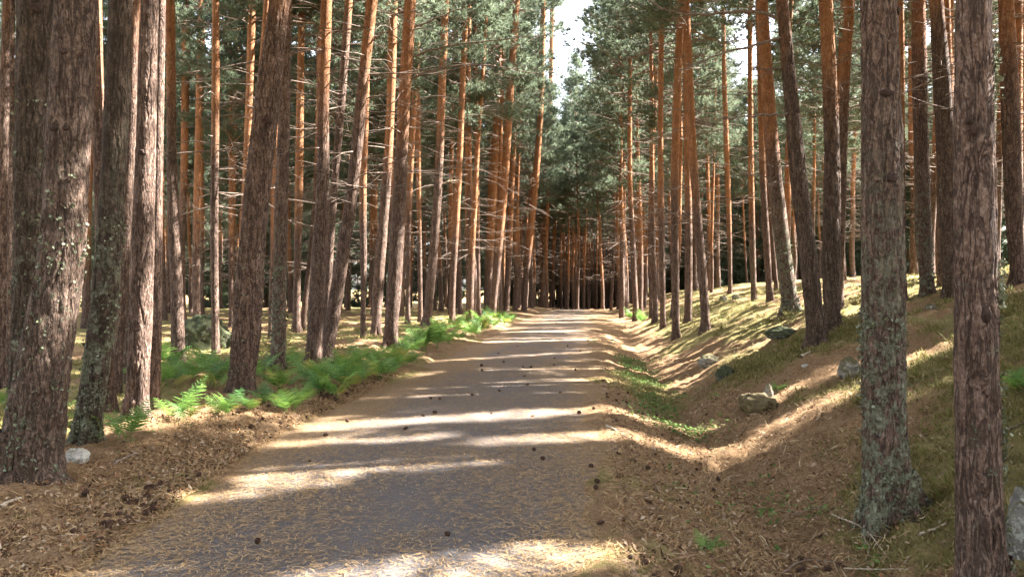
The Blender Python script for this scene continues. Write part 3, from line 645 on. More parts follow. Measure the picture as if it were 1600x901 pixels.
DONE = []
for ti, (label, pts, zor, lich, lit, det) in enumerate(T):
    px, py, wpx = pts[0]; P0, d = hit(px, py)
    if d > 75: d = 75.0; P0 = at(px, py, d); P0[2] = gz(P0[0], P0[1])
    base = np.array([P0[0], P0[1], gz(P0[0], P0[1])])
    A = [np.array([0, 0, -0.4])]; rd = [wpx * d / FPX / 2 * 1.0]
    for k, (x, y, wd) in enumerate(pts):
        A.append(at(x, y, d) - base if k else np.zeros(3)); rd.append(wd * d / FPX / 2 * (0.93 if k == 0 else 1.0) * (0.92 if det == 2 else 1.0))
    A[0][:2] = -0.4 * (A[2][:2] - A[1][:2]) / max(.3, A[2][2] - A[1][2]) * 0.5
    top = A[-1].copy(); slope = (A[-1] - A[-2]) / max(.2, A[-1][2] - A[-2][2]); H = max(14.0 + (ti * 37 % 40) / 10, top[2] + 6.5)
    zz = top[2]; rlast = rd[-1]
    fine_top = top[2] + 0.15
    while zz < H:                                               # the part above the frame straightens and tapers
        stp = min(1.6, H - zz + .01); zz += stp; slope = slope * np.array([.82, .82, 1]); top = top + slope * stp; top[2] = zz
        A.append(top.copy()); rd.append(max(.02, rlast * (1 - (zz - fine_top) / (H - fine_top + .6))))
    A = np.array(A); rd = np.array(rd)
    root = tag(empty("pine_tree", base), label, "pine tree", "pines of the roadside wood")
    zlo = max(3.0, 2.0 + (ti % 5) * .5) if d > 14 else 6.5
    cb = max(H - CVH[ti % 5], fine_top + (1.2 if d < 22 else -0.8))
    mb, P, r, zs = trunk_mesh(A, rd, det, ti + 1, (zlo, cb + 2.5, (44 if d > 14 else 6)), fine_top, H)
    if det:                                                     # roots running out from the foot
        rs = np.random.default_rng(900 + ti); r0 = rd[1]; a0 = rs.uniform(0, 6.28)
        for q in range(5 if det == 2 else 4):
            a = a0 + q * 6.28 / (5 if det == 2 else 4) + rs.normal(0, .25); L_ = rs.uniform(.45, .75); RP = []
            if label.startswith("thick pine with lichen clusters") and q == 0: a0 = a = -.15; L_ = .95
            for f_, zz_ in ((.45, .34), (.85, .15), (1.35, .02), (1.9, -.05), (2.6, -.14)):
                dx, dy = math.cos(a + (f_ - .45) * .15) * r0 * (.45 + (f_ - .45) * L_), math.sin(a + (f_ - .45) * .15) * r0 * (.45 + (f_ - .45) * L_)
                RP.append((dx, dy, gz(base[0] + dx, base[1] + dy) - base[2] + zz_ * r0 / .2 if zz_ > 0 else gz(base[0] + dx, base[1] + dy) - base[2] + zz_))
            Sp = spline(RP, 16); V, Q = tube(Sp, np.interp(np.linspace(0, 1, 16), [0, .3, .6, 1], [r0 * .62, r0 * .52, r0 * .34, r0 * .12])[:, None] * (1 + .22 * rs.normal(0, 1, (16, 12)) * .5), 12); mb.add(V, Q, 0)
    tr = mb.build("trunk", [M['bark'], M['deadwood']], root); tr.color = (zor / 10, lich, 1.0 if ti in (1, 2) else .4 if ti == 0 else .6 if ti in (53, 54, 60) else 0, 1)
    ax = lambda z: np.array([np.interp(z, zs, P[:, q]) for q in range(3)])
    vv = ti % 5; scl = (H - cb) / CVH[vv] * 1.02; cl = ax(cb)
    DONE.append((root, base, cl, vv, ti * 1.7, scl, A, rd, d, P, r, zs, label))
    for (ya, yb) in lit:                                        # where the photo shows sun on this trunk
        za = 1.6 + (450.5 - ya) / FPX * d - base[2]; zb = 1.6 + (450.5 - yb) / FPX * d - base[2]
        rm = float(np.interp((za + zb) / 2, zs, r)); beam(base + ax(za) + EU * rm * .3, base + ax(zb) + EU * rm * .3, rm * 1.15 + .02)
    for pl, r0 in BR.get(ti, []):
        k = len(pl); rs = np.random.default_rng(ti * 50 + int(pl[0][0])); dd = rs.uniform(-.22, .12)
        ln = abs(pl[-1][0] - pl[0][0]) * d / FPX
        Q = np.array([at(x, y, d + dd * ln * (q / (k - 1))) - base for q, (x, y) in enumerate(pl)])
        ctr = ax(Q[0][2]); Q[0] = Q[0] * .3 + ctr * .7
        Sp = spline(Q, 14); Sp[1:] += rs.normal(0, .012, (13, 3)); bm_ = MB()
        V, F = tube(Sp, np.linspace(r0, r0 * .28, 14), 6); bm_.add(V, F, 0)
        for j in range(int(3 + ln * 4)):
            q = rs.integers(3, 13); dv = (Sp[q] - Sp[q - 1]); dv /= np.linalg.norm(dv); dv = dv * .7 + rs.normal(0, .5, 3) + np.array([0, 0, -.1])
            twig(bm_, Sp[q], dv, rs.uniform(.12, .5), r0 * .3, 0, sub=1, droop=.1, seed=int(rs.integers(1 << 30)))
        bo = bm_.build("dead_branch", M['palewood' if (ti == 28 and pl[0][0] == 690) else 'deadwood'], root)
    SCREEN.append((px, d, label))

# ---- leafy lichen standing out from the nearest trunks
def lichen_on(rec, n, zlo, zhi, angs, seed, sz=(.007, .017)):
    root, base, cl, vv, rz, scl, A, rd, d, P, r, zs, label = rec; rs = np.random.default_rng(seed)
    Tt, Aa, Bb = frames(P); V = []; F = []; c = 0; tries = 0
    while c < n and tries < n * 30:
        tries += 1
        z = zlo + (zhi - zlo) * rs.random() ** 1.25; th = rs.uniform(*angs); i = int(np.argmin(np.abs(zs - z)))
        nrm = math.cos(th) * Aa[i] + math.sin(th) * Bb[i]; p = P[i] + nrm * (r[i] * (1 + .16 * math.exp(-max(z, 0) / .16)) + .002)
        if vnoise(np.array([p[0] * 6 + seed]), np.array([p[1] * 6]), np.array([p[2] * 3.5]))[0] + rs.normal(0, .18) < 0.12: continue
        for q in range(rs.integers(2, 5)):
            k = 6; s_ = rs.uniform(*sz); tt = np.arange(k) / k * 6.283 + rs.random(); ra = s_ * rs.uniform(.6, 1.2, k)
            nn = nrm + rs.normal(0, .5, 3); nn /= np.linalg.norm(nn); a1 = np.cross(nn, [0, 0, 1]); a1 /= np.linalg.norm(a1) + 1e-9; b1 = np.cross(nn, a1)
            ce = p + rs.normal(0, .012, 3) + nrm * rs.uniform(.0, .010)
            ringv = ce + (np.cos(tt) * ra)[:, None] * a1 + (np.sin(tt) * ra)[:, None] * b1 + nrm[None] * rs.uniform(0, .010, (k, 1))
            o = len(V) * 7; V.append(np.concatenate([[ce], ringv])); F += [(o, o + 1 + j, o + 1 + (j + 1) % k) for j in range(k)]
        c += 1
    if V: tag(mk("lichen", np.concatenate(V), [np.array(F)], M['lichen'], None, False, root), kind="stuff")
lichen_on(DONE[0], 150, .1, 2.6, (0, 6.28), 1, (.007, .017)); lichen_on(DONE[1], 90, .4, 3.5, (0, 6.28), 2)
lichen_on(DONE[2], 160, .05, 2.2, (0, 6.28), 3); lichen_on(DONE[14], 80, .1, 2.2, (0, 6.28), 4, (.009, .02))
IX = {l[0][:14]: k for k, l in enumerate(T)}
k12 = [k for k, t in enumerate(T) if t[0].startswith("thick pine with lichen clusters")][0]; k16 = [k for k, t in enumerate(T) if t[0].startswith("rightmost thick")][0]
lichen_on(DONE[k12], 420, .05, 1.5, (0, 6.28), 5, (.006, .014)); lichen_on(DONE[k16], 300, .2, 3.2, (-.9, .9), 6, (.006, .014))
for k, t in enumerate(T):
    if t[5] == 1 and t[3] >= .7: lichen_on(DONE[k], 160, .1, 1.8, (0, 6.28), 40 + k, (.010, .026))

# ---- dark scars of lost branches on the nearest trunks
def knot(rec, px, py, wpx, hpx):
    root, base, cl, vv, rz, scl, A, rd, d, P, r, zs, label = rec
    z = 1.6 + (450.5 - py) / FPX * d - base[2]; i = int(np.argmin(np.abs(zs - z))); c = base + P[i]; side = float((at(px, py, d) - c) @ RGT) / r[i]; side = max(-.95, min(.95, side))
    n = RGT * side - FWD * math.sqrt(1 - side * side); W, Hh = wpx * d / FPX / 2, hpx * d / FPX / 2; nu, nv = 20, 12
    U, Vv = np.meshgrid(np.arange(nu) / nu * 6.283, np.linspace(0, math.pi, nv)); X = np.cos(U) * np.sin(Vv); Y = np.sin(U) * np.sin(Vv); Z = np.cos(Vv)
    rr = 1 + .55 * fbm(X * 2.5 + px, Y * 2.5, Z * 2.5, seed=3, octv=4); t = np.cross([0, 0, 1], n)
    Vt = (P[i] + n * r[i] * .985)[None, None] + (X * rr * W)[..., None] * t + (Z * rr * Hh)[..., None] * np.array([0, 0, 1.]) + (Y * rr * .016)[..., None] * n
    a = np.arange(nv - 1)[:, None] * nu + np.arange(nu)[None]; b = np.arange(nv - 1)[:, None] * nu + (np.arange(nu)[None] + 1) % nu
    mk("knot", Vt.reshape(-1, 3), [np.stack([a, a + nu, b + nu, b], -1).reshape(-1, 4)], M['knot'], None, True, root)
M['knot'] = simple_noise("branch_scar", (0.018, 0.011, 0.009), (0.07, 0.042, 0.03), 40, 0.004)
for rec, pp in ((DONE[k16], [(1523, 490, 16, 26), (1503, 195, 10, 12), (1507, 205, 8, 20)]), (DONE[k12], [(1373, 152, 18, 12), (1382, 282, 20, 16), (1397, 20, 12, 12)]), (DONE[0], [(116, 88, 12, 10), (100, 205, 14, 10), (118, 205, 8, 8)]), (DONE[1], [(70, 20, 16, 18)]), (DONE[14], [(424, 190, 14, 14)]), (DONE[6], [(228, 240, 9, 10)])):
    for q in pp: knot(rec, *q)

# ---- crowns of the measured pines (after every sunbeam is known)
for (root, base, cl, vv, rz, scl, A, rd, d, P, r, zs, label) in DONE:
    add_crown(root, base + cl, vv, tuple(cl), rz, scl)

# ---- pines farther in: shared trunk shapes, every tree its own object
def filler_trunk(seed, H, r0, zlo, cb):
    rs = np.random.default_rng(seed); z = np.array([-.4, 0, 1.5, 3, 5, 7.5, 10, 12.5, H]); k = len(z)
    sw = np.cumsum(rs.normal(0, .045, (k, 2)), 0); sw -= sw[1]
    A = np.stack([sw[:, 0], sw[:, 1], z], -1); r = np.interp(z, [-.4, 0, 3, 8, H], [r0 * 1.15, r0 * 1.05, r0 * .9, r0 * .7, .02])
    mb, P, rr, zs = trunk_mesh(A, r, 0, seed, (zlo, cb + 2, 56), 0, H)
    return mb.build("trunk", [M['bark'], M['deadwood']], link=False), P, zs
FT = []
for k in range(16):
    v = k % 6; cb = rng.uniform(7.2, 9.0) if k < 8 else rng.uniform(6.2, 8.8); H = cb + CVH[v]
    FT.append((filler_trunk(500 + k, H, [.11, .14, .125, .15, .10, .16, .12, .135][k % 8], 2.2, cb), H, v, cb))
placed = [(r_[1][0], r_[1][1]) for r_ in DONE]
FILL = []
def filler(x, y, k, sc, rz, label=None, group=None, zor=None):
    (me, P, zs), H, v, cb = FT[k]; b = np.array([x, y, gz(x, y)])
    root = empty("pine_tree", b); tilt = (random.gauss(0, .018), random.gauss(0, .018)); root.rotation_euler = (0, 0, 0)
    o = put("trunk", me, root, (0, 0, 0), (tilt[0], tilt[1], rz), sc); o.color = ((random.uniform(1.5, 4.2) if zor is None else zor) / 10, random.choice([.05, .1, .2, .4]), 0, 1)
    c = cb * sc; cl = (c * math.sin(tilt[1]), -c * math.sin(tilt[0]), c)
    add_crown(root, b + np.array(cl), v, cl, rz, sc * (H - cb) / CVH[v] * 1.02)
    tag(root, label, "pine tree", group); FILL.append((root, b)); placed.append((x, y)); return root
def ok(x, y, dmin): return all((x - a) ** 2 + (y - b) ** 2 > dmin**2 for a, b in placed)
mid = []
n = 0; tries = 0
while n < 148 and tries < 14000:
    tries += 1
    y = 27 + 52 * rng.random() ** 1.05; hw = .60 * y + 2; x = rng.uniform(-.74 * y - 2, .50 * y + 3)
    if XL - 1.4 < x < XR + 1.5 and y < 66: continue
    if not ok(x, y, 1.7): continue
    mid.append(filler(x, y, int(rng.integers(8)) + (8 if y > 40 else 0), rng.uniform(.82, 1.12), rng.uniform(0, 6.28))); n += 1
n = 0; tries = 0
while n < 13 and tries < 4000:
    tries += 1
    y = rng.uniform(17, 28); x = rng.uniform(.34 * y + 1.5, .53 * y + 1)
    if not ok(x, y, 1.5): continue
    mid.append(filler(x, y, int(rng.integers(8)), rng.uniform(.95, 1.15), rng.uniform(0, 6.28))); n += 1
# pines whose crowns lean out over the road before the crest
for x, y in [(-5.2, 35), (-4.8, 41), (-5.3, 46.5), (-4.9, 52), (-5.2, 57.5), (-6.4, 49), (2.6, 33.5), (2.2, 40), (2.7, 45), (2.1, 50.5), (2.4, 56), (3.6, 61), (-4.6, 62), (1.6, 63)]:
    mid.append(filler(x, y, int(rng.integers(8)) + 8, rng.uniform(1.15, 1.36), rng.uniform(0, 6.28)))
# the rank that closes the end of the road, beyond the crest
n = 0; tries = 0
while n < 62 and tries < 9000:
    tries += 1
    y = rng.uniform(68, 100); x = rng.uniform(-8.5, 6.5) - (y - 68) * .02
    if not ok(x, y, .75): continue
    filler(x, y, int(rng.integers(8)), rng.uniform(.98, 1.18), rng.uniform(0, 6.28), "slim pine in the close rank that shuts off the far end of the road", "pines closing the end of the road", rng.uniform(1.0, 3.5)); n += 1
# neighbours that stand outside the frame on the sunny side and shade the road: one mass of wood, none of it in the photo
n = 0; tries = 0
def blocks(x, y):
    u = np.array([x, y, 0]) @ EU; v0 = np.array([x, y, 0]) @ EV
    for (a0, a1, b0, b1, r_) in CAP[:len(GROUND_BEAMS)]:
        if min(a0, b0) - r_ - .12 < u < max(a0, b0) + r_ + .12 and v0 < max(a1, b1) + .3: return True
    return False
def wood_tree(mb, x, y, k, sc, rz):
    (me, P, zs), H, v, cb = FT[k]; b = np.array([x, y, gz(x, y)])
    V = np.empty(len(me.vertices) * 3, np.float32); me.vertices.foreach_get("co", V); V = V.reshape(-1, 3)
    F = np.empty(len(me.loops), np.int32); me.loops.foreach_get("vertex_index", F); mi = np.empty(len(me.polygons), np.int32); me.polygons.foreach_get("material_index", mi)
    c, s_ = math.cos(rz), math.sin(rz); Rm = np.array([[c, -s_, 0], [s_, c, 0], [0, 0, 1]])
    F = F.reshape(-1, 4); W = (V * sc) @ Rm.T + b; n0 = mb.n
    mb.add(W, F[mi == 0], 0); mb.F[4].append(F[mi == 1] + n0); mb.M[4].append(np.full(int((mi == 1).sum()), 1))
    cen, bl, wood = CV[v]; s2 = sc * (H - cb) / CVH[v] * 1.02; top = b + np.array([0, 0, cb * sc])
    C = (cen * s2) @ Rm.T + top; keep = cap_dist(uv(C)) > .15
    B = (bl[keep].reshape(-1, 3) * s2) @ Rm.T + top; mb.add(B, np.arange(len(B)).reshape(-1, 3), 2)
    for P_, r in wood:
        m_ = (P_[-1] * .55 + P_[0] * .45) * s2 @ Rm.T + top
        if cap_dist(uv(m_[None]))[0] > .03:
            Vt, Q = tube(P_ * s2 @ Rm.T + top, r * s2, 3); mb.add(Vt, Q, 1)
    placed.append((x, y))
wood = MB()
while n < 84 and tries < 12000:
    tries += 1
    y = rng.uniform(-8, 44); x = max(3, .60 * y + 2.2) + rng.uniform(0, 24)
    if x < 6 and y < 1: continue
    q = np.array([x, y, 12.]) - S * (12 / S[2])                  # where its crown's shade falls
    if q[1] < -1 or q[0] < -.62 * q[1] - 5 or q[0] > .56 * q[1] + 5: continue
    if not ok(x, y, 1.9) or blocks(x, y): continue
    wood_tree(wood, x, y, int(rng.integers(8)), rng.uniform(.95, 1.15), rng.uniform(0, 6.28)); n += 1
n = 0; tries = 0
while n < 34 and tries < 4000:                                  # and the wood goes on behind the camera
    tries += 1
    y = rng.uniform(-26, -1.5); x = rng.uniform(-24, 22)
    if XL - 1.6 < x < XR + 1.8 or (y > -5 and x > 3): continue
    if not ok(x, y, 2.4) or blocks(x, y): continue
    wood_tree(wood, x, y, int(rng.integers(16)), rng.uniform(.95, 1.15), rng.uniform(0, 6.28)); n += 1
wo_ = wood.build("pine_wood", [M['bark'], M['deadwood'], M['needles']], smooth=False); wo_.color = (.3, .1, 0, 1)
tag(wo_, "pine wood past the photo's right edge and behind the viewer, shading the road", "forest", kind="stuff")

# names for the pines behind: counted from the nearest named trunk
ORD = ["first", "second", "third", "fourth", "fifth", "sixth", "seventh", "eighth", "ninth", "tenth", "eleventh", "twelfth", "thirteenth", "fourteenth", "fifteenth", "sixteenth"]
ANCH = [(0, "left edge of the photo"), (75, "thickest trunk on the left verge"), (220, "reddish trunk with low lit patch"), (315, "mossy boulder"), (390, "thick trunk among the nearest ferns"),
        (490, "pair parting from one foot"), (610, "white-sided sunlit trunk"), (675, "trunk with the bleached stub"), (770, "leaning trunk at the bracken's end"), (893, "far end of the road"),
        (976, "lone slim pine by the crest"), (1056, "sunlit-footed pine at the ditch"), (1178, "small lichen-footed pine on the slope"), (1277, "long branchy leaning pine"), (1385, "thick lichen-footed near trunk"), (1530, "rightmost thick trunk")]
seen = {}
rows = []
for o in mid:
    b = np.array(o.location) + np.array([0, 0, 1.5]); px, py, d = px_of(b); rows.append((px, d, o))
rows.sort(key=lambda r_: r_[0])
for px, d, o in rows:
    if px < 0 or px > 1600:
        tag(o, "background pine deep in the wood just past a side edge of the photo", None, "background pines past the photo's edges"); continue
    a = max([q for q in ANCH if q[0] <= px], key=lambda q: q[0]); near = d < 52
    kk = (a[1], near); seen[kk] = seen.get(kk, 0) + 1
    if near: tag(o, f"slender pine farther back, {ORD[min(15, seen[kk] - 1)]} right of the {a[1]}", None, "background pines of the wood")
    else: tag(o, f"thin distant pine in the depth right of the {a[1]}", None, f"distant pines right of the {a[1]}")

# far wood that reads as one mass
mb = MB(); rs = np.random.default_rng(77)
cenA, blA, wdA = CV[3]
for k in range(570):
    a = rs.uniform(-.86, .66); dist = 80 + 60 * rs.random() ** 1.4
    if k >= 330: a = rs.uniform(-.12, .10); dist = rs.uniform(98, 142)
    if k >= 500: a = rs.uniform(.0, .42); dist = rs.uniform(78, 120)
    x = math.sin(a) * dist; y = math.cos(a) * dist
    if abs(x + 1.6) < 9 and dist < 102: continue
    z = gz(x, y); H = rs.uniform(15, 21); r0 = rs.uniform(.12, .2); lean = rs.normal(0, .2, 2)
    if 500 > k >= 330: r0 *= 1.25
    V, Q = tube(np.array([[x, y, z - .5], [x + lean[0] * .3, y + lean[1] * .3, z + 5], [x + lean[0], y + lean[1], z + H]]), [r0, r0 * .8, .03], 7); mb.add(V, Q, 0)
    sel = rs.random(len(cenA)) < .40; B = blA[sel].reshape(-1, 3) ; C = np.repeat(cenA[sel], TUFT * 3, 0)
    B = C * np.array([1.25, 1.25, 1.15]) + (B - C) * 2.4
    c, s_ = math.cos(k), math.sin(k); B = np.stack([B[:, 0] * c - B[:, 1] * s_, B[:, 0] * s_ + B[:, 1] * c, B[:, 2]], -1)
    B = B + np.array([x + lean[0] * .5, y, z + (max(3.5, H - 12.5) if k % 5 < 3 or 330 <= k < 500 else rs.uniform(-.5, 2.5))]); mb.add(B, np.arange(len(B)).reshape(-1, 3), 1)
fw = mb.build("distant_forest", [M['bark'], M['needles']], smooth=False); fw.color = (.25, .1, 0, 1)
tag(fw, "far pine wood that reads as one green mass behind the trunks", "forest", kind="stuff")

# ------------------------------------------------------------------ ferns
def frond_mesh(seed, L=.62, np_=13):
    rs = np.random.default_rng(seed); mb = MB()
    t = np.linspace(0, 1, 16); el = R(74) - t * R(60) * rs.uniform(.8, 1.1); ds = L / 15
    P = np.concatenate([[[0, 0, 0]], np.cumsum(np.stack([np.cos(el), 0.12 * np.sin(t * 3) * rs.uniform(-1, 1), np.sin(el)], -1)[:-1] * ds, 0)])
    V, Q = tube(P, np.linspace(.004, .001, 16), 3); mb.add(V, Q, 0)
    VV = []; n = 0
    for k in range(np_):
        u = .26 + .74 * k / np_; pl = L * .40 * (1 - (u - .26) / .74) ** .8 * min(1, .65 + k * .12) + .012
        p = np.array([np.interp(u, t, P[:, q]) for q in range(3)]); e = np.interp(u, t, el); tan = np.array([math.cos(e), 0, math.sin(e)]); nrm = np.array([-math.sin(e), 0, math.cos(e)])
        for sd in (-1, 1):
            dr = np.array([0, sd, 0]) * .92 + tan * .38 + nrm * rs.uniform(-.22, .20); dr /= np.linalg.norm(dr); m = max(5, int(pl / .018))
            lat = np.cross(nrm, dr); lat /= np.linalg.norm(lat); lat = lat + nrm * rs.uniform(-.3, .3); pp = []
            for j in range(m + 1):
                w_ = j / m; hw = (.005 + .060 * pl) * (1 - w_) ** .75 * (1.0 if j % 2 else .50) + .0006
                q = p + dr * pl * w_ - nrm * .16 * pl * w_**2; pp.append((q - lat * hw + dr * hw * .3, q + nrm * hw * .18, q + lat * hw + dr * hw * .3))
            for j in range(m):
                for a_ in (0, 1): VV.append(np.stack([pp[j][a_], pp[j][a_ + 1], pp[j + 1][a_ + 1], pp[j + 1][a_]]))
    VV = np.concatenate(VV); mb.add(VV, np.arange(len(VV)).reshape(-1, 4), 0)
    return mb
FR = [frond_mesh(k, .62).build("frond", M['fern'], link=False, smooth=False) for k in range(5)]
FRY = frond_mesh(9, .5).build("frond", M['fern_pale'], link=False, smooth=False)
def fern(px, py, size, label, group=None, yellow=0, nf=None):
    P, d = hit(px, py); root = tag(empty("bracken_fern", (P[0], P[1], gz(P[0], P[1]) - .01), random.uniform(0, 6.28)), label, "fern", group)
    k = nf or random.randint(7, 11)
    for j in range(k):
        yl = j < yellow or (yellow == 0 and random.random() < .09)
        o = put("frond", FRY if yl else random.choice(FR), root, (random.gauss(0, .04), random.gauss(0, .04), 0), (random.gauss(0, .22), random.uniform(-.30, .30), j / k * 6.28 + random.gauss(0, .3)), size * random.uniform(.55, 1.15))
        if yl: o["label"] = "yellowing frond"
    return root
belt1 = [(352,652),(388,642),(418,632),(452,646),(440,612),(474,630),(498,618),(484,598),(522,622),(512,600),(545,608),(536,590),(566,598),(556,578),(592,592),(584,574),(612,584),(604,568),(636,572),(626,560)]
belt1.sort(key=lambda p: -p[1])
for k, (x, y) in enumerate(belt1): fern(x, y, random.uniform(.55, .8) if y > 628 else random.uniform(.8, 1.15), f"green bracken fern in the nearer roadside belt, {['first','second','third','fourth','fifth','sixth','seventh','eighth','ninth','tenth','eleventh','twelfth','thirteenth','fourteenth','fifteenth','sixteenth','seventeenth','eighteenth','nineteenth','twentieth'][k]} from its near end", "bracken of the nearer belt", 2 if k in (2, 5, 9, 12, 15) else 0)
belt2 = [(642,553),(662,548),(655,536),(682,544),(676,530),(702,537),(692,524),(718,533),(712,519),(737,526),(730,513),(755,520),(748,508),(772,513),(765,504),(787,507),(800,503),(780,501)]
belt2.sort(key=lambda p: -p[1])
for k, (x, y) in enumerate(belt2): fern(x, y, random.uniform(1.1, 1.45), f"green bracken fern in the farther roadside belt, {(ORD + ['seventeenth','eighteenth'])[k]} from its near end", "bracken of the farther belt")
for (x, y, s_, l, yl) in [(192,690,.8,"small bright green fern right of the dark mossy-footed trunk",0),(288,662,.95,"low fern on the verge left of the ferny thick trunk, nearest the road",0),(138,688,.55,"small fern at the foot of the dark mossy-footed leaning trunk",0),
        (262,604,.9,"pale fern behind the straight reddish trunk",0),(300,596,.9,"sunlit fern below the left end of the mossy boulder",0),(336,606,1.0,"fern with a yellow frond left of the ferny thick trunk",2),(322,578,.9,"fern right below the mossy boulder",0),
        (262,572,1.1,"sunlit yellow-green fern by the foot of the pale lit-footed pine",0),(352,588,.9,"low fern between the mossy boulder and the thick ferny trunk",0),(412,590,.9,"fern between the thick ferny trunk and the lichen-patched pine",0),
        (455,572,.9,"fern behind the belt just right of the lichen-patched pine",0),(985,499,1.3,"bright fern beside the right road edge near the crest, left of two",0),(1003,505,1.2,"bright fern beside the right road edge near the crest, right of two",0),
        (1593,612,.5,"small fern at the right edge of the photo behind the rightmost trunk",0),(1217,612,.35,"little green tuft of fern beside the upright stone on the right bank",0),(1112,866,.30,"tiny fern sprig in the litter of the near ditch",0),(225,600,.9,"fern between the reddish trunk and its slim neighbour",0),(20,640,.9,"fern left of the thickest trunk at the photo's edge",0)]:
    fern(x, y, s_, l, None, yl)

# ------------------------------------------------------------------ grass, low leaves, needles, chips (uncountable)
def scatter(n, fx, fy, seed):
    rs = np.random.default_rng(seed); return fx(rs, n), fy(rs, n), rs
def blades(name, X, Y, rs, h, wd, mat, label, lean=.5, cat="grass"):
    n = len(X); Z = ground(X, Y); B = np.stack([X, Y, Z], -1); a = rs.uniform(0, 6.28, n); hh = rs.uniform(h[0], h[1], n); side = np.stack([np.cos(a), np.sin(a), np.zeros(n)], -1)
    tip = np.stack([rs.normal(0, lean, n), rs.normal(0, lean, n), np.ones(n)], -1); tip /= np.linalg.norm(tip, axis=1)[:, None]; tip *= hh[:, None]
    w_ = rs.uniform(wd[0], wd[1], n)[:, None]
    V = np.stack([B - side * w_, B + side * w_, B + tip * .6 + side * w_ * .6, B + tip + tip[:, [1, 0, 2]] * np.array([.3, .3, -.12])], 1).reshape(-1, 3)
    F = np.arange(n)[:, None] * 4 + np.array([[0, 1, 2, 3]])
    return tag(mk(name, V, [F], mat, None, False), label, cat, kind="stuff")
rs = np.random.default_rng(5)
X = np.concatenate([.95 + rs.normal(0, .35, 14000), rs.uniform(1.8, 5, 60000), rs.uniform(3, 20, 80000), rs.uniform(-14, -4.2, 50000)]); Y = np.concatenate([rs.uniform(9.8, 24, 14000), rs.uniform(3.5, 16, 60000), 9 + 30 * rs.random(80000) ** 1.3, 5 + 28 * rs.random(50000) ** 1.2])
g = greenness(X, Y) + .25 * fbm(X * 2.3, Y * 2.3, seed=51); keep = g > rs.uniform(.25, .95, len(X)); X, Y = X[keep], Y[keep]
blades("grass", X, Y, rs, (.03, .11), (.002, .006), M['grass'], "short mossy grass and dry stalks covering the banks under the pines", .8)
n = 3000; cx = np.concatenate([rs.uniform(2.3, 8, 1100), rs.uniform(3, 18, 1300), rs.uniform(-12, -4.2, 600)]); cy = np.concatenate([3.6 + 12 * rs.random(1100), 9 + 26 * rs.random(1300), 5 + 24 * rs.random(600)])
k = greenness(cx, cy) > rs.uniform(.3, 1.3, n); cx, cy = cx[k], cy[k]; rad = rs.uniform(.03, .16, len(cx))
X = (cx[:, None] + rad[:, None] * rs.normal(0, .6, (len(cx), 34))).ravel(); Y = (cy[:, None] + rad[:, None] * rs.normal(0, .6, (len(cx), 34))).ravel()
blades("grass_tufts", X, Y, rs, (.06, .20), (.002, .0055), M['grass'], "longer tufts of grass and moss in clumps on the banks", .9)
def leaves(name, X, Y, rs, sz, hgt, mat, label):
    n = len(X); Z = ground(X, Y) + rs.uniform(.01, hgt, n); C = np.stack([X, Y, Z], -1); nr = rs.normal(0, .5, (n, 3)) + np.array([0, 0, 1]); nr /= np.linalg.norm(nr, axis=1)[:, None]
    a = np.cross(nr, rs.normal(0, 1, (n, 3))); a /= np.linalg.norm(a, axis=1)[:, None]; b = np.cross(nr, a); s_ = rs.uniform(sz[0], sz[1], n)[:, None]
    V = np.stack([C - a * s_, C + b * s_ * .55, C + a * s_, C - b * s_ * .55], 1).reshape(-1, 3)
    return tag(mk(name, V, [np.arange(n * 4).reshape(-1, 4)], mat, None, False), label, "ground cover", kind="stuff")
n = 8000; Y = rs.uniform(10.4, 22, n); X = 1.0 + rs.normal(0, .30, n) + (Y < 13) * rs.uniform(0, .4, n); m = fbm(X * 2, Y * 1.2, seed=61) + rs.normal(0, .12, n) > .02; m &= X > .4
Xb = rs.uniform(-9, -4.1, 9000); Yb = 6 + 22 * rs.random(9000); mb_ = fbm(Xb * 1.1, Yb * 1.1, seed=63) + rs.normal(0, .06, 9000) > .14
Xc = rs.uniform(.7, 1.9, 1500); Yc = rs.uniform(4, 8, 1500); mc = fbm(Xc * 2.5, Yc * 2.5, seed=65) > .22
Xd = rs.uniform(3.5, 18, 12000); Yd = rs.uniform(17, 42, 12000); md = fbm(Xd * .7, Yd * .7, seed=67) + rs.normal(0, .06, 12000) > .1
leaves("ground_cover", np.concatenate([X[m], Xb[mb_], Xc[mc], Xd[md]]), np.concatenate([Y[m], Yb[mb_], Yc[mc], Yd[md]]), rs, (.010, .034), .10, M['greens'], "low green leafy plants in the ditch and under the trees")

def flat_bits(name, X, Y, Z, rs, ln, wd, mat, label, tilt=.25, cat="litter"):
    n = len(X); C = np.stack([X, Y, Z], -1); a = rs.uniform(0, 6.28, n); d = np.stack([np.cos(a), np.sin(a), rs.normal(0, tilt, n)], -1); s_ = np.stack([-np.sin(a), np.cos(a), rs.normal(0, tilt, n)], -1)
    L = rs.uniform(ln[0], ln[1], n)[:, None]; W = rs.uniform(wd[0], wd[1], n)[:, None]; bend = s_ * L * rs.normal(0, .18, n)[:, None]
    V = np.stack([C - d * L, C - s_ * W + bend, C + d * L, C + s_ * W + bend], 1).reshape(-1, 3)
    return tag(mk(name, V, [np.arange(n * 4).reshape(-1, 4)], mat, None, False), label, cat, kind="stuff")
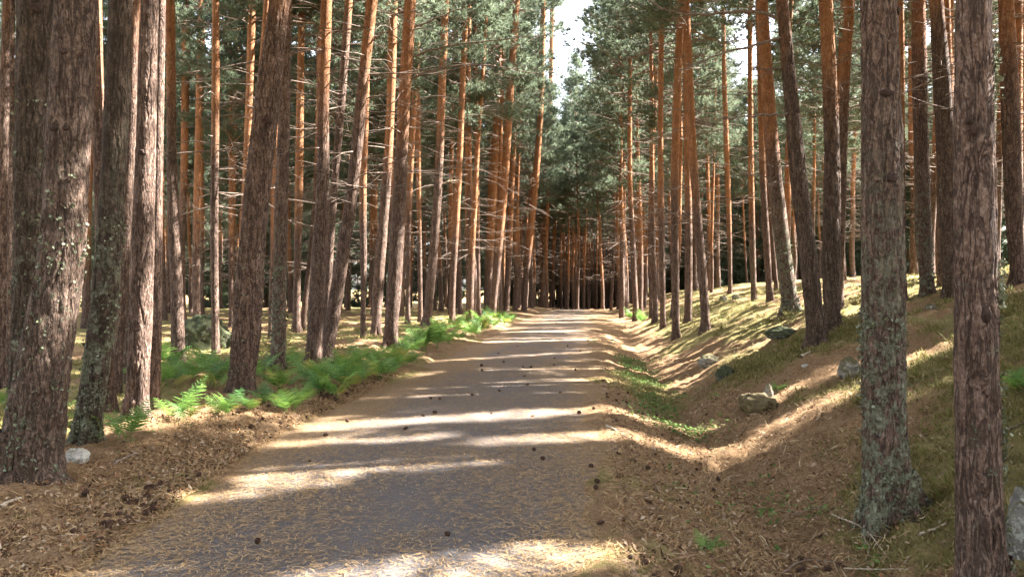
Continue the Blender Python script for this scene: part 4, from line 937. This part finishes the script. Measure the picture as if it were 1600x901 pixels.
# needles lying on the road
n = 115000; X = rs.uniform(XL - .1, XR + .1, n); Y = 3.2 + 15 * rs.random(n) ** 1.5; c = np.abs(X + 1.5) / 1.7 + .9 * fbm(X * 1.3, Y * .8, seed=71) + (Y - 3) * .03; k = c > rs.uniform(-.35, 1.0, n)
X, Y = X[k], Y[k]
flat_bits("fallen_pine_needles", X, Y, crest(Y) + .012 + .02 * (1 - ((X + 1.65) / 1.9) ** 2) - .02, rs, (.02, .05), (.0016, .0038), M['litter'], "brown pine needles fallen across the tarmac", .05)
n = 60000; side = rs.random(n) < .5; Y = 3.2 + 12 * rs.random(n) ** 1.4; X = np.where(side, left_edge(Y) - np.abs(rs.normal(0, .6, n)), XR + np.abs(rs.normal(0, 1.6, n)))
flat_bits("needle_litter", X, Y, ground(X, Y) + .012 + .02 * rs.random(n), rs, (.015, .055), (.0012, .004), M['litter'], "brown needle litter on the verge and in the ditch", .35)
n = 26000; side = rs.random(n) < .5; Y = 3.2 + 11 * rs.random(n) ** 1.3; X = np.where(side, left_edge(Y) - .05 - np.abs(rs.normal(0, .55, n)), XR + .1 + np.abs(rs.normal(0, 1.9, n)))
flat_bits("bark_chips", X, Y, ground(X, Y) + .012 + .02 * rs.random(n), rs, (.006, .024), (.004, .013), M['debris'], "dark bark chips and cone scales on both verges", .5)

n = 1500; side = rs.random(n) < .4; Y = 3.2 + 16 * rs.random(n) ** 1.3; X = np.where(side, left_edge(Y) - .1 - np.abs(rs.normal(0, 1.2, n)), XR + .2 + np.abs(rs.normal(0, 2.2, n)))
flat_bits("twig_litter", X, Y, ground(X, Y) + .018 + .02 * rs.random(n), rs, (.03, .16), (.002, .0055), M['debris'], "thin broken twigs lying in the litter on both sides", .2)
n = 2500; Y = 3.5 + 14 * rs.random(n) ** 1.3; X = XR + .6 + np.abs(rs.normal(0, 1.8, n))
flat_bits("dry_stalks", X, Y, ground(X, Y) + .02 + .03 * rs.random(n), rs, (.02, .09), (.0012, .0035), M['straw'], "pale dry stalks and needles on the bank", .5)

# ------------------------------------------------------------------ pine cones
def cone_mesh(seed, op):
    rs = np.random.default_rng(seed); mb = MB(); L, r0 = .055, .017
    zz = np.linspace(0, L, 7); prof = lambda u: r0 * np.sin(np.clip(u * 2.75 + .25, 0, 3.1)) ** .8
    V, Q = tube(np.stack([zz, 0 * zz, 0 * zz], -1), np.maximum(prof(zz / L) * .8, .002), 8); mb.add(V, Q, 0)
    VV = []
    for k in range(62):
        u = (k + .5) / 62; th = k * 2.39996; ra = float(prof(u)) * .75; c, s_ = math.cos(th), math.sin(th); o = np.array([0, c, s_]); t_ = np.array([0, -s_, c]); w_ = .0062 * (.6 + math.sin(u * 3) * .6)
        out = .010 * op * (.6 + .6 * math.sin(u * 3.1)); base = np.array([u * L, 0, 0]) + o * ra; tip = base + o * out + np.array([.006, 0, 0])
        VV.append(np.stack([base - t_ * w_ * .6, base + t_ * w_ * .6, tip + t_ * w_, tip - t_ * w_])); 
        VV.append(np.stack([tip - t_ * w_, tip + t_ * w_, tip + t_ * w_ * .8 - np.array([.005, 0, 0]), tip - t_ * w_ * .8 - np.array([.005, 0, 0])]))
    VV = np.concatenate(VV); mb.add(VV, np.arange(len(VV)).reshape(-1, 4), 0)
    return mb.build("pine_cone", M['cone'], link=False, smooth=False)
CM = [cone_mesh(1, 1.0), cone_mesh(2, 1.35), cone_mesh(3, .7)]
def cone(x, y, z, label, group, s_=1.0):
    o = put("pine_cone", random.choice(CM), None, (x, y, z + random.uniform(.007, .017) * s_), (random.uniform(0, 6.28), random.gauss(0, .35), random.uniform(0, 6.28)), (s_ * random.uniform(.8, 1.25), s_ * random.uniform(.8, 1.1), s_ * random.uniform(.8, 1.1)))
    return tag(o, label, "pine cone", group)
def cone_px(px, py, label, group, s_=.85):
    P, d = hit(px, py); cone(P[0], P[1], P[2] + .004, label, group, s_)
cone_px(833, 705, "left one of two close pine cones on the shaded tarmac", "pine cones on the near road"); cone_px(851, 719, "right one of two close pine cones on the shaded tarmac", "pine cones on the near road")
cone_px(702, 838, "pine cone nearest the front of the road, above the sunlit patch", "pine cones on the near road", .85); cone_px(945, 818, "pine cone at the road's right edge, nearest the front", "pine cones on the near road", .85)
cone_px(401, 851, "pine cone on dark tarmac towards the left, in front of the long sunlit streak", "pine cones on the near road", .8)
for x, y in [(926,727),(937,755),(933,766),(484,722),(505,681),(545,660),(630,672)]: cone_px(x, y, "small pine cone lying apart near an edge of the near road", "pine cones apart on the road edges")
for x, y in [(672,623),(690,624),(658,650),(683,646),(735,618),(767,646),(822,602),(780,612),(835,650),(905,645),(930,640),(940,597),(874,613),(826,602)]: cone_px(x, y, "small pine cone on the middle stretch of road between the sunlit bands", "pine cones on the middle road", .9)
for x, y in [(750,572),(752,580),(789,566),(816,574),(822,588),(828,575),(867,570),(899,579),(780,552),(866,560),(905,549),(808,541),(920,533),(858,531),(880,521),(900,512),(843,520),(887,541),(870,505)]: cone_px(x, y, "tiny dark pine cone on the far stretch of road", "pine cones on the far road", 1.05)
rs = np.random.default_rng(15); n = 0
while n < 135:
    y = 4.6 + 9 * rs.random() ** 1.2; x = float(left_edge(y)) - .1 - abs(rs.normal(0, .38)); 
    if vnoise(np.array([x * 1.6]), np.array([y * 1.6]), seed=81)[0] < .05 and rs.random() < .88: continue
    cone(x, y, gz(x, y) + .01, "dark pine cone among the many strewn along the left verge", "pine cones along the left verge", rs.uniform(.6, 1.05)); n += 1
n = 0
while n < 85:
    y = 3.9 + 11 * rs.random() ** 1.2; x = XR + .1 + abs(rs.normal(0, .75))
    if vnoise(np.array([x * 1.4]), np.array([y * 1.4]), seed=82)[0] < .05 and rs.random() < .85: continue
    cone(x, y, gz(x, y) + .01, "dark pine cone among those scattered through the ditch", "pine cones in the ditch", rs.uniform(.55, 1.0)); n += 1

# ------------------------------------------------------------------ rocks
def rock(px, py, wpx, hpx, mat, label, seed, deep=.9, name="rock", sink=.25):
    P, d = hit(px, py); W = wpx * d / FPX * .88; Hh = hpx * d / FPX * .85; nu, nv = 64, 40
    u = np.arange(nu) / nu * 2 * math.pi; v = np.linspace(0, math.pi, nv); U, Vv = np.meshgrid(u, v)
    X = np.cos(U) * np.sin(Vv); Y = np.sin(U) * np.sin(Vv); Z = np.cos(Vv)
    f1, f2, idd = cell(X * 1.6 + seed, Y * 1.6, Z * 1.6, seed=seed)
    rr = 1 + .22 * fbm(X * 1.3 + seed, Y * 1.3, Z * 1.3, seed=seed) - .28 * (f1 - .5) + .19 * fbm(X * 5, Y * 5, Z * 5, seed=seed + 3, octv=6)
    V = np.stack([X * rr * W / 2, Y * rr * W / 2 * deep, Z * rr * Hh * (.5 + sink)], -1); V[..., 2] += Hh * (.5 - sink)
    V[..., 2] = np.where(V[..., 2] > Hh * .2, V[..., 2], V[..., 2])
    V = V.reshape(-1, 3); i = np.arange(nv - 1)[:, None] * nu + np.arange(nu)[None]; j = np.arange(nv - 1)[:, None] * nu + (np.arange(nu)[None] + 1) % nu
    o = mk(name, V, [np.stack([i, i + nu, j + nu, j], -1).reshape(-1, 4)], M[mat]); o.location = (P[0], P[1], gz(P[0], P[1])); o.rotation_euler = (0, 0, seed)
    return tag(o, label, "rock")
rock(317, 542, 92, 56, 'rock_moss', "big mossy boulder among the pines on the left", 3, 1.0, "boulder")
rock(120, 722, 44, 26, 'rock_pale', "pale stone beside the foot of the thickest trunk", 5)
rock(1108, 570, 42, 18, 'rock', "grey and white lichened rock at the foot of the right bank", 7)
rock(1326, 588, 36, 34, 'rock', "lichened rock on the bank left of the thick lichen-footed trunk", 9)
rock(1201, 622, 17, 26, 'rock', "small upright grey stone on the right bank", 11)
rock(1604, 872, 68, 130, 'rock', "large lichened rock cut by the right edge of the photo", 13, 1.0)
rock(1133, 590, 34, 22, 'rock_moss', "mossy stone bedded in the bank below the grey and white rock", 15)
rock(1130, 470, 16, 10, 'rock', "small pale rock on the sunny slope, left of two", 17)
rock(1150, 467, 14, 9, 'rock', "small pale rock on the sunny slope, right of two", 19)
rock(1222, 525, 58, 18, 'rock_moss', "dark mossy hummock of rock below the stout leaning pine", 21)
rock(1455, 482, 22, 8, 'rock', "flat grey rock on the slope behind the thick right trunks", 23)
rock(1258, 574, 13, 6, 'rock_pale', "small pale stone below the long leaning pine", 25)

# ------------------------------------------------------------------ fallen sticks and a rotten log
def stick(pts, r0, label, mat='palewood', sub=2, group=None, name="fallen_branch"):
    P = []
    for (x, y) in pts:
        p, d = hit(x, y); P.append([p[0], p[1], gz(p[0], p[1]) + r0 * .9 + .012])
    P = np.array(P); b = P[0].copy(); Sp = spline(P - b, 12); rs = np.random.default_rng(int(pts[0][0] * 7 + pts[0][1])); Sp[1:-1] += rs.normal(0, r0 * .5, (10, 3)) * np.array([1, 1, .3]); mb = MB()
    V, Q = tube(Sp, np.linspace(r0, r0 * .45, 12) * rs.uniform(.85, 1.15, 12), 7); mb.add(V, Q, 0)
    L = np.linalg.norm(Sp[-1])
    for k in range(sub):
        q = rs.integers(3, 10); d = (Sp[q] - Sp[q - 1]); d /= np.linalg.norm(d) + 1e-9; d = d * .7 + np.array([rs.normal(0, .6), rs.normal(0, .6), .15])
        twig(mb, Sp[q], d, L * rs.uniform(.15, .35), r0 * .45, 0, 0, .05, int(rs.integers(1 << 30)))
    o = mb.build(name, M[mat]); o.location = b; return tag(o, label, "fallen branch", group)
stick([(948,668),(962,676),(978,686)], .016, "short bleached stick lying at the right road edge in the sun", 'palewood', 3)
stick([(1300,808),(1350,832),(1385,872)], .008, "longest pale stick lying in front of the thick lichen-footed trunk", 'palewood', 2)
stick([(1270,890),(1330,894),(1420,896)], .007, "pale stick lying along the bottom of the photo on the right", 'palewood', 1)
stick([(1345,835),(1358,862),(1352,880)], .005, "short forked twig under the longest pale stick", 'palewood', 1)
stick([(1436,842),(1462,832),(1478,822)], .012, "broken stick right of the thick lichen-footed trunk's foot", 'palewood', 1)
stick([(1558,688),(1580,674),(1600,664)], .012, "reddish branch on the bank at the right edge of the photo", 'deadwood', 2)
stick([(1252,562),(1262,555),(1272,548)], .03, "short thick broken branch at the foot of the long leaning pine", 'palewood', 0)
stick([(1240,808),(1275,798),(1300,806)], .008, "thin twig in the litter left of the thick lichen-footed trunk", 'deadwood', 2)
stick([(1275,660),(1282,650),(1278,636)], .006, "little bare twig standing out of the sunlit bank", 'palewood', 0)
stick([(1222,900),(1262,880),(1300,882)], .008, "thin dark twig in the ditch near the bottom of the photo", 'deadwood', 2)
stick([(215,712),(190,722),(170,735)], .012, "grey stick on the left verge near the pale stone", 'deadwood', 2)
stick([(0,798),(15,790),(30,784)], .016, "pale stick at the left edge of the photo under the thickest trunk", 'palewood', 0)
stick([(370,858),(392,852),(410,846)], .010, "stick with green lichen lying on the tarmac towards the left", 'deadwood', 2)
stick([(640,673),(652,672),(668,669)], .008, "small twig beside a cone on the road below the sunlit band", 'deadwood', 1)
stick([(1380,585),(1386,580),(1392,574)], .02, "short stick beside the lichened rock on the bank", 'deadwood', 0)
rock(1186, 640, 104, 30, 'rotten', "low mossy ledge of earth in the bank below the upright stone", 27, .5, "earth_ledge", .30)
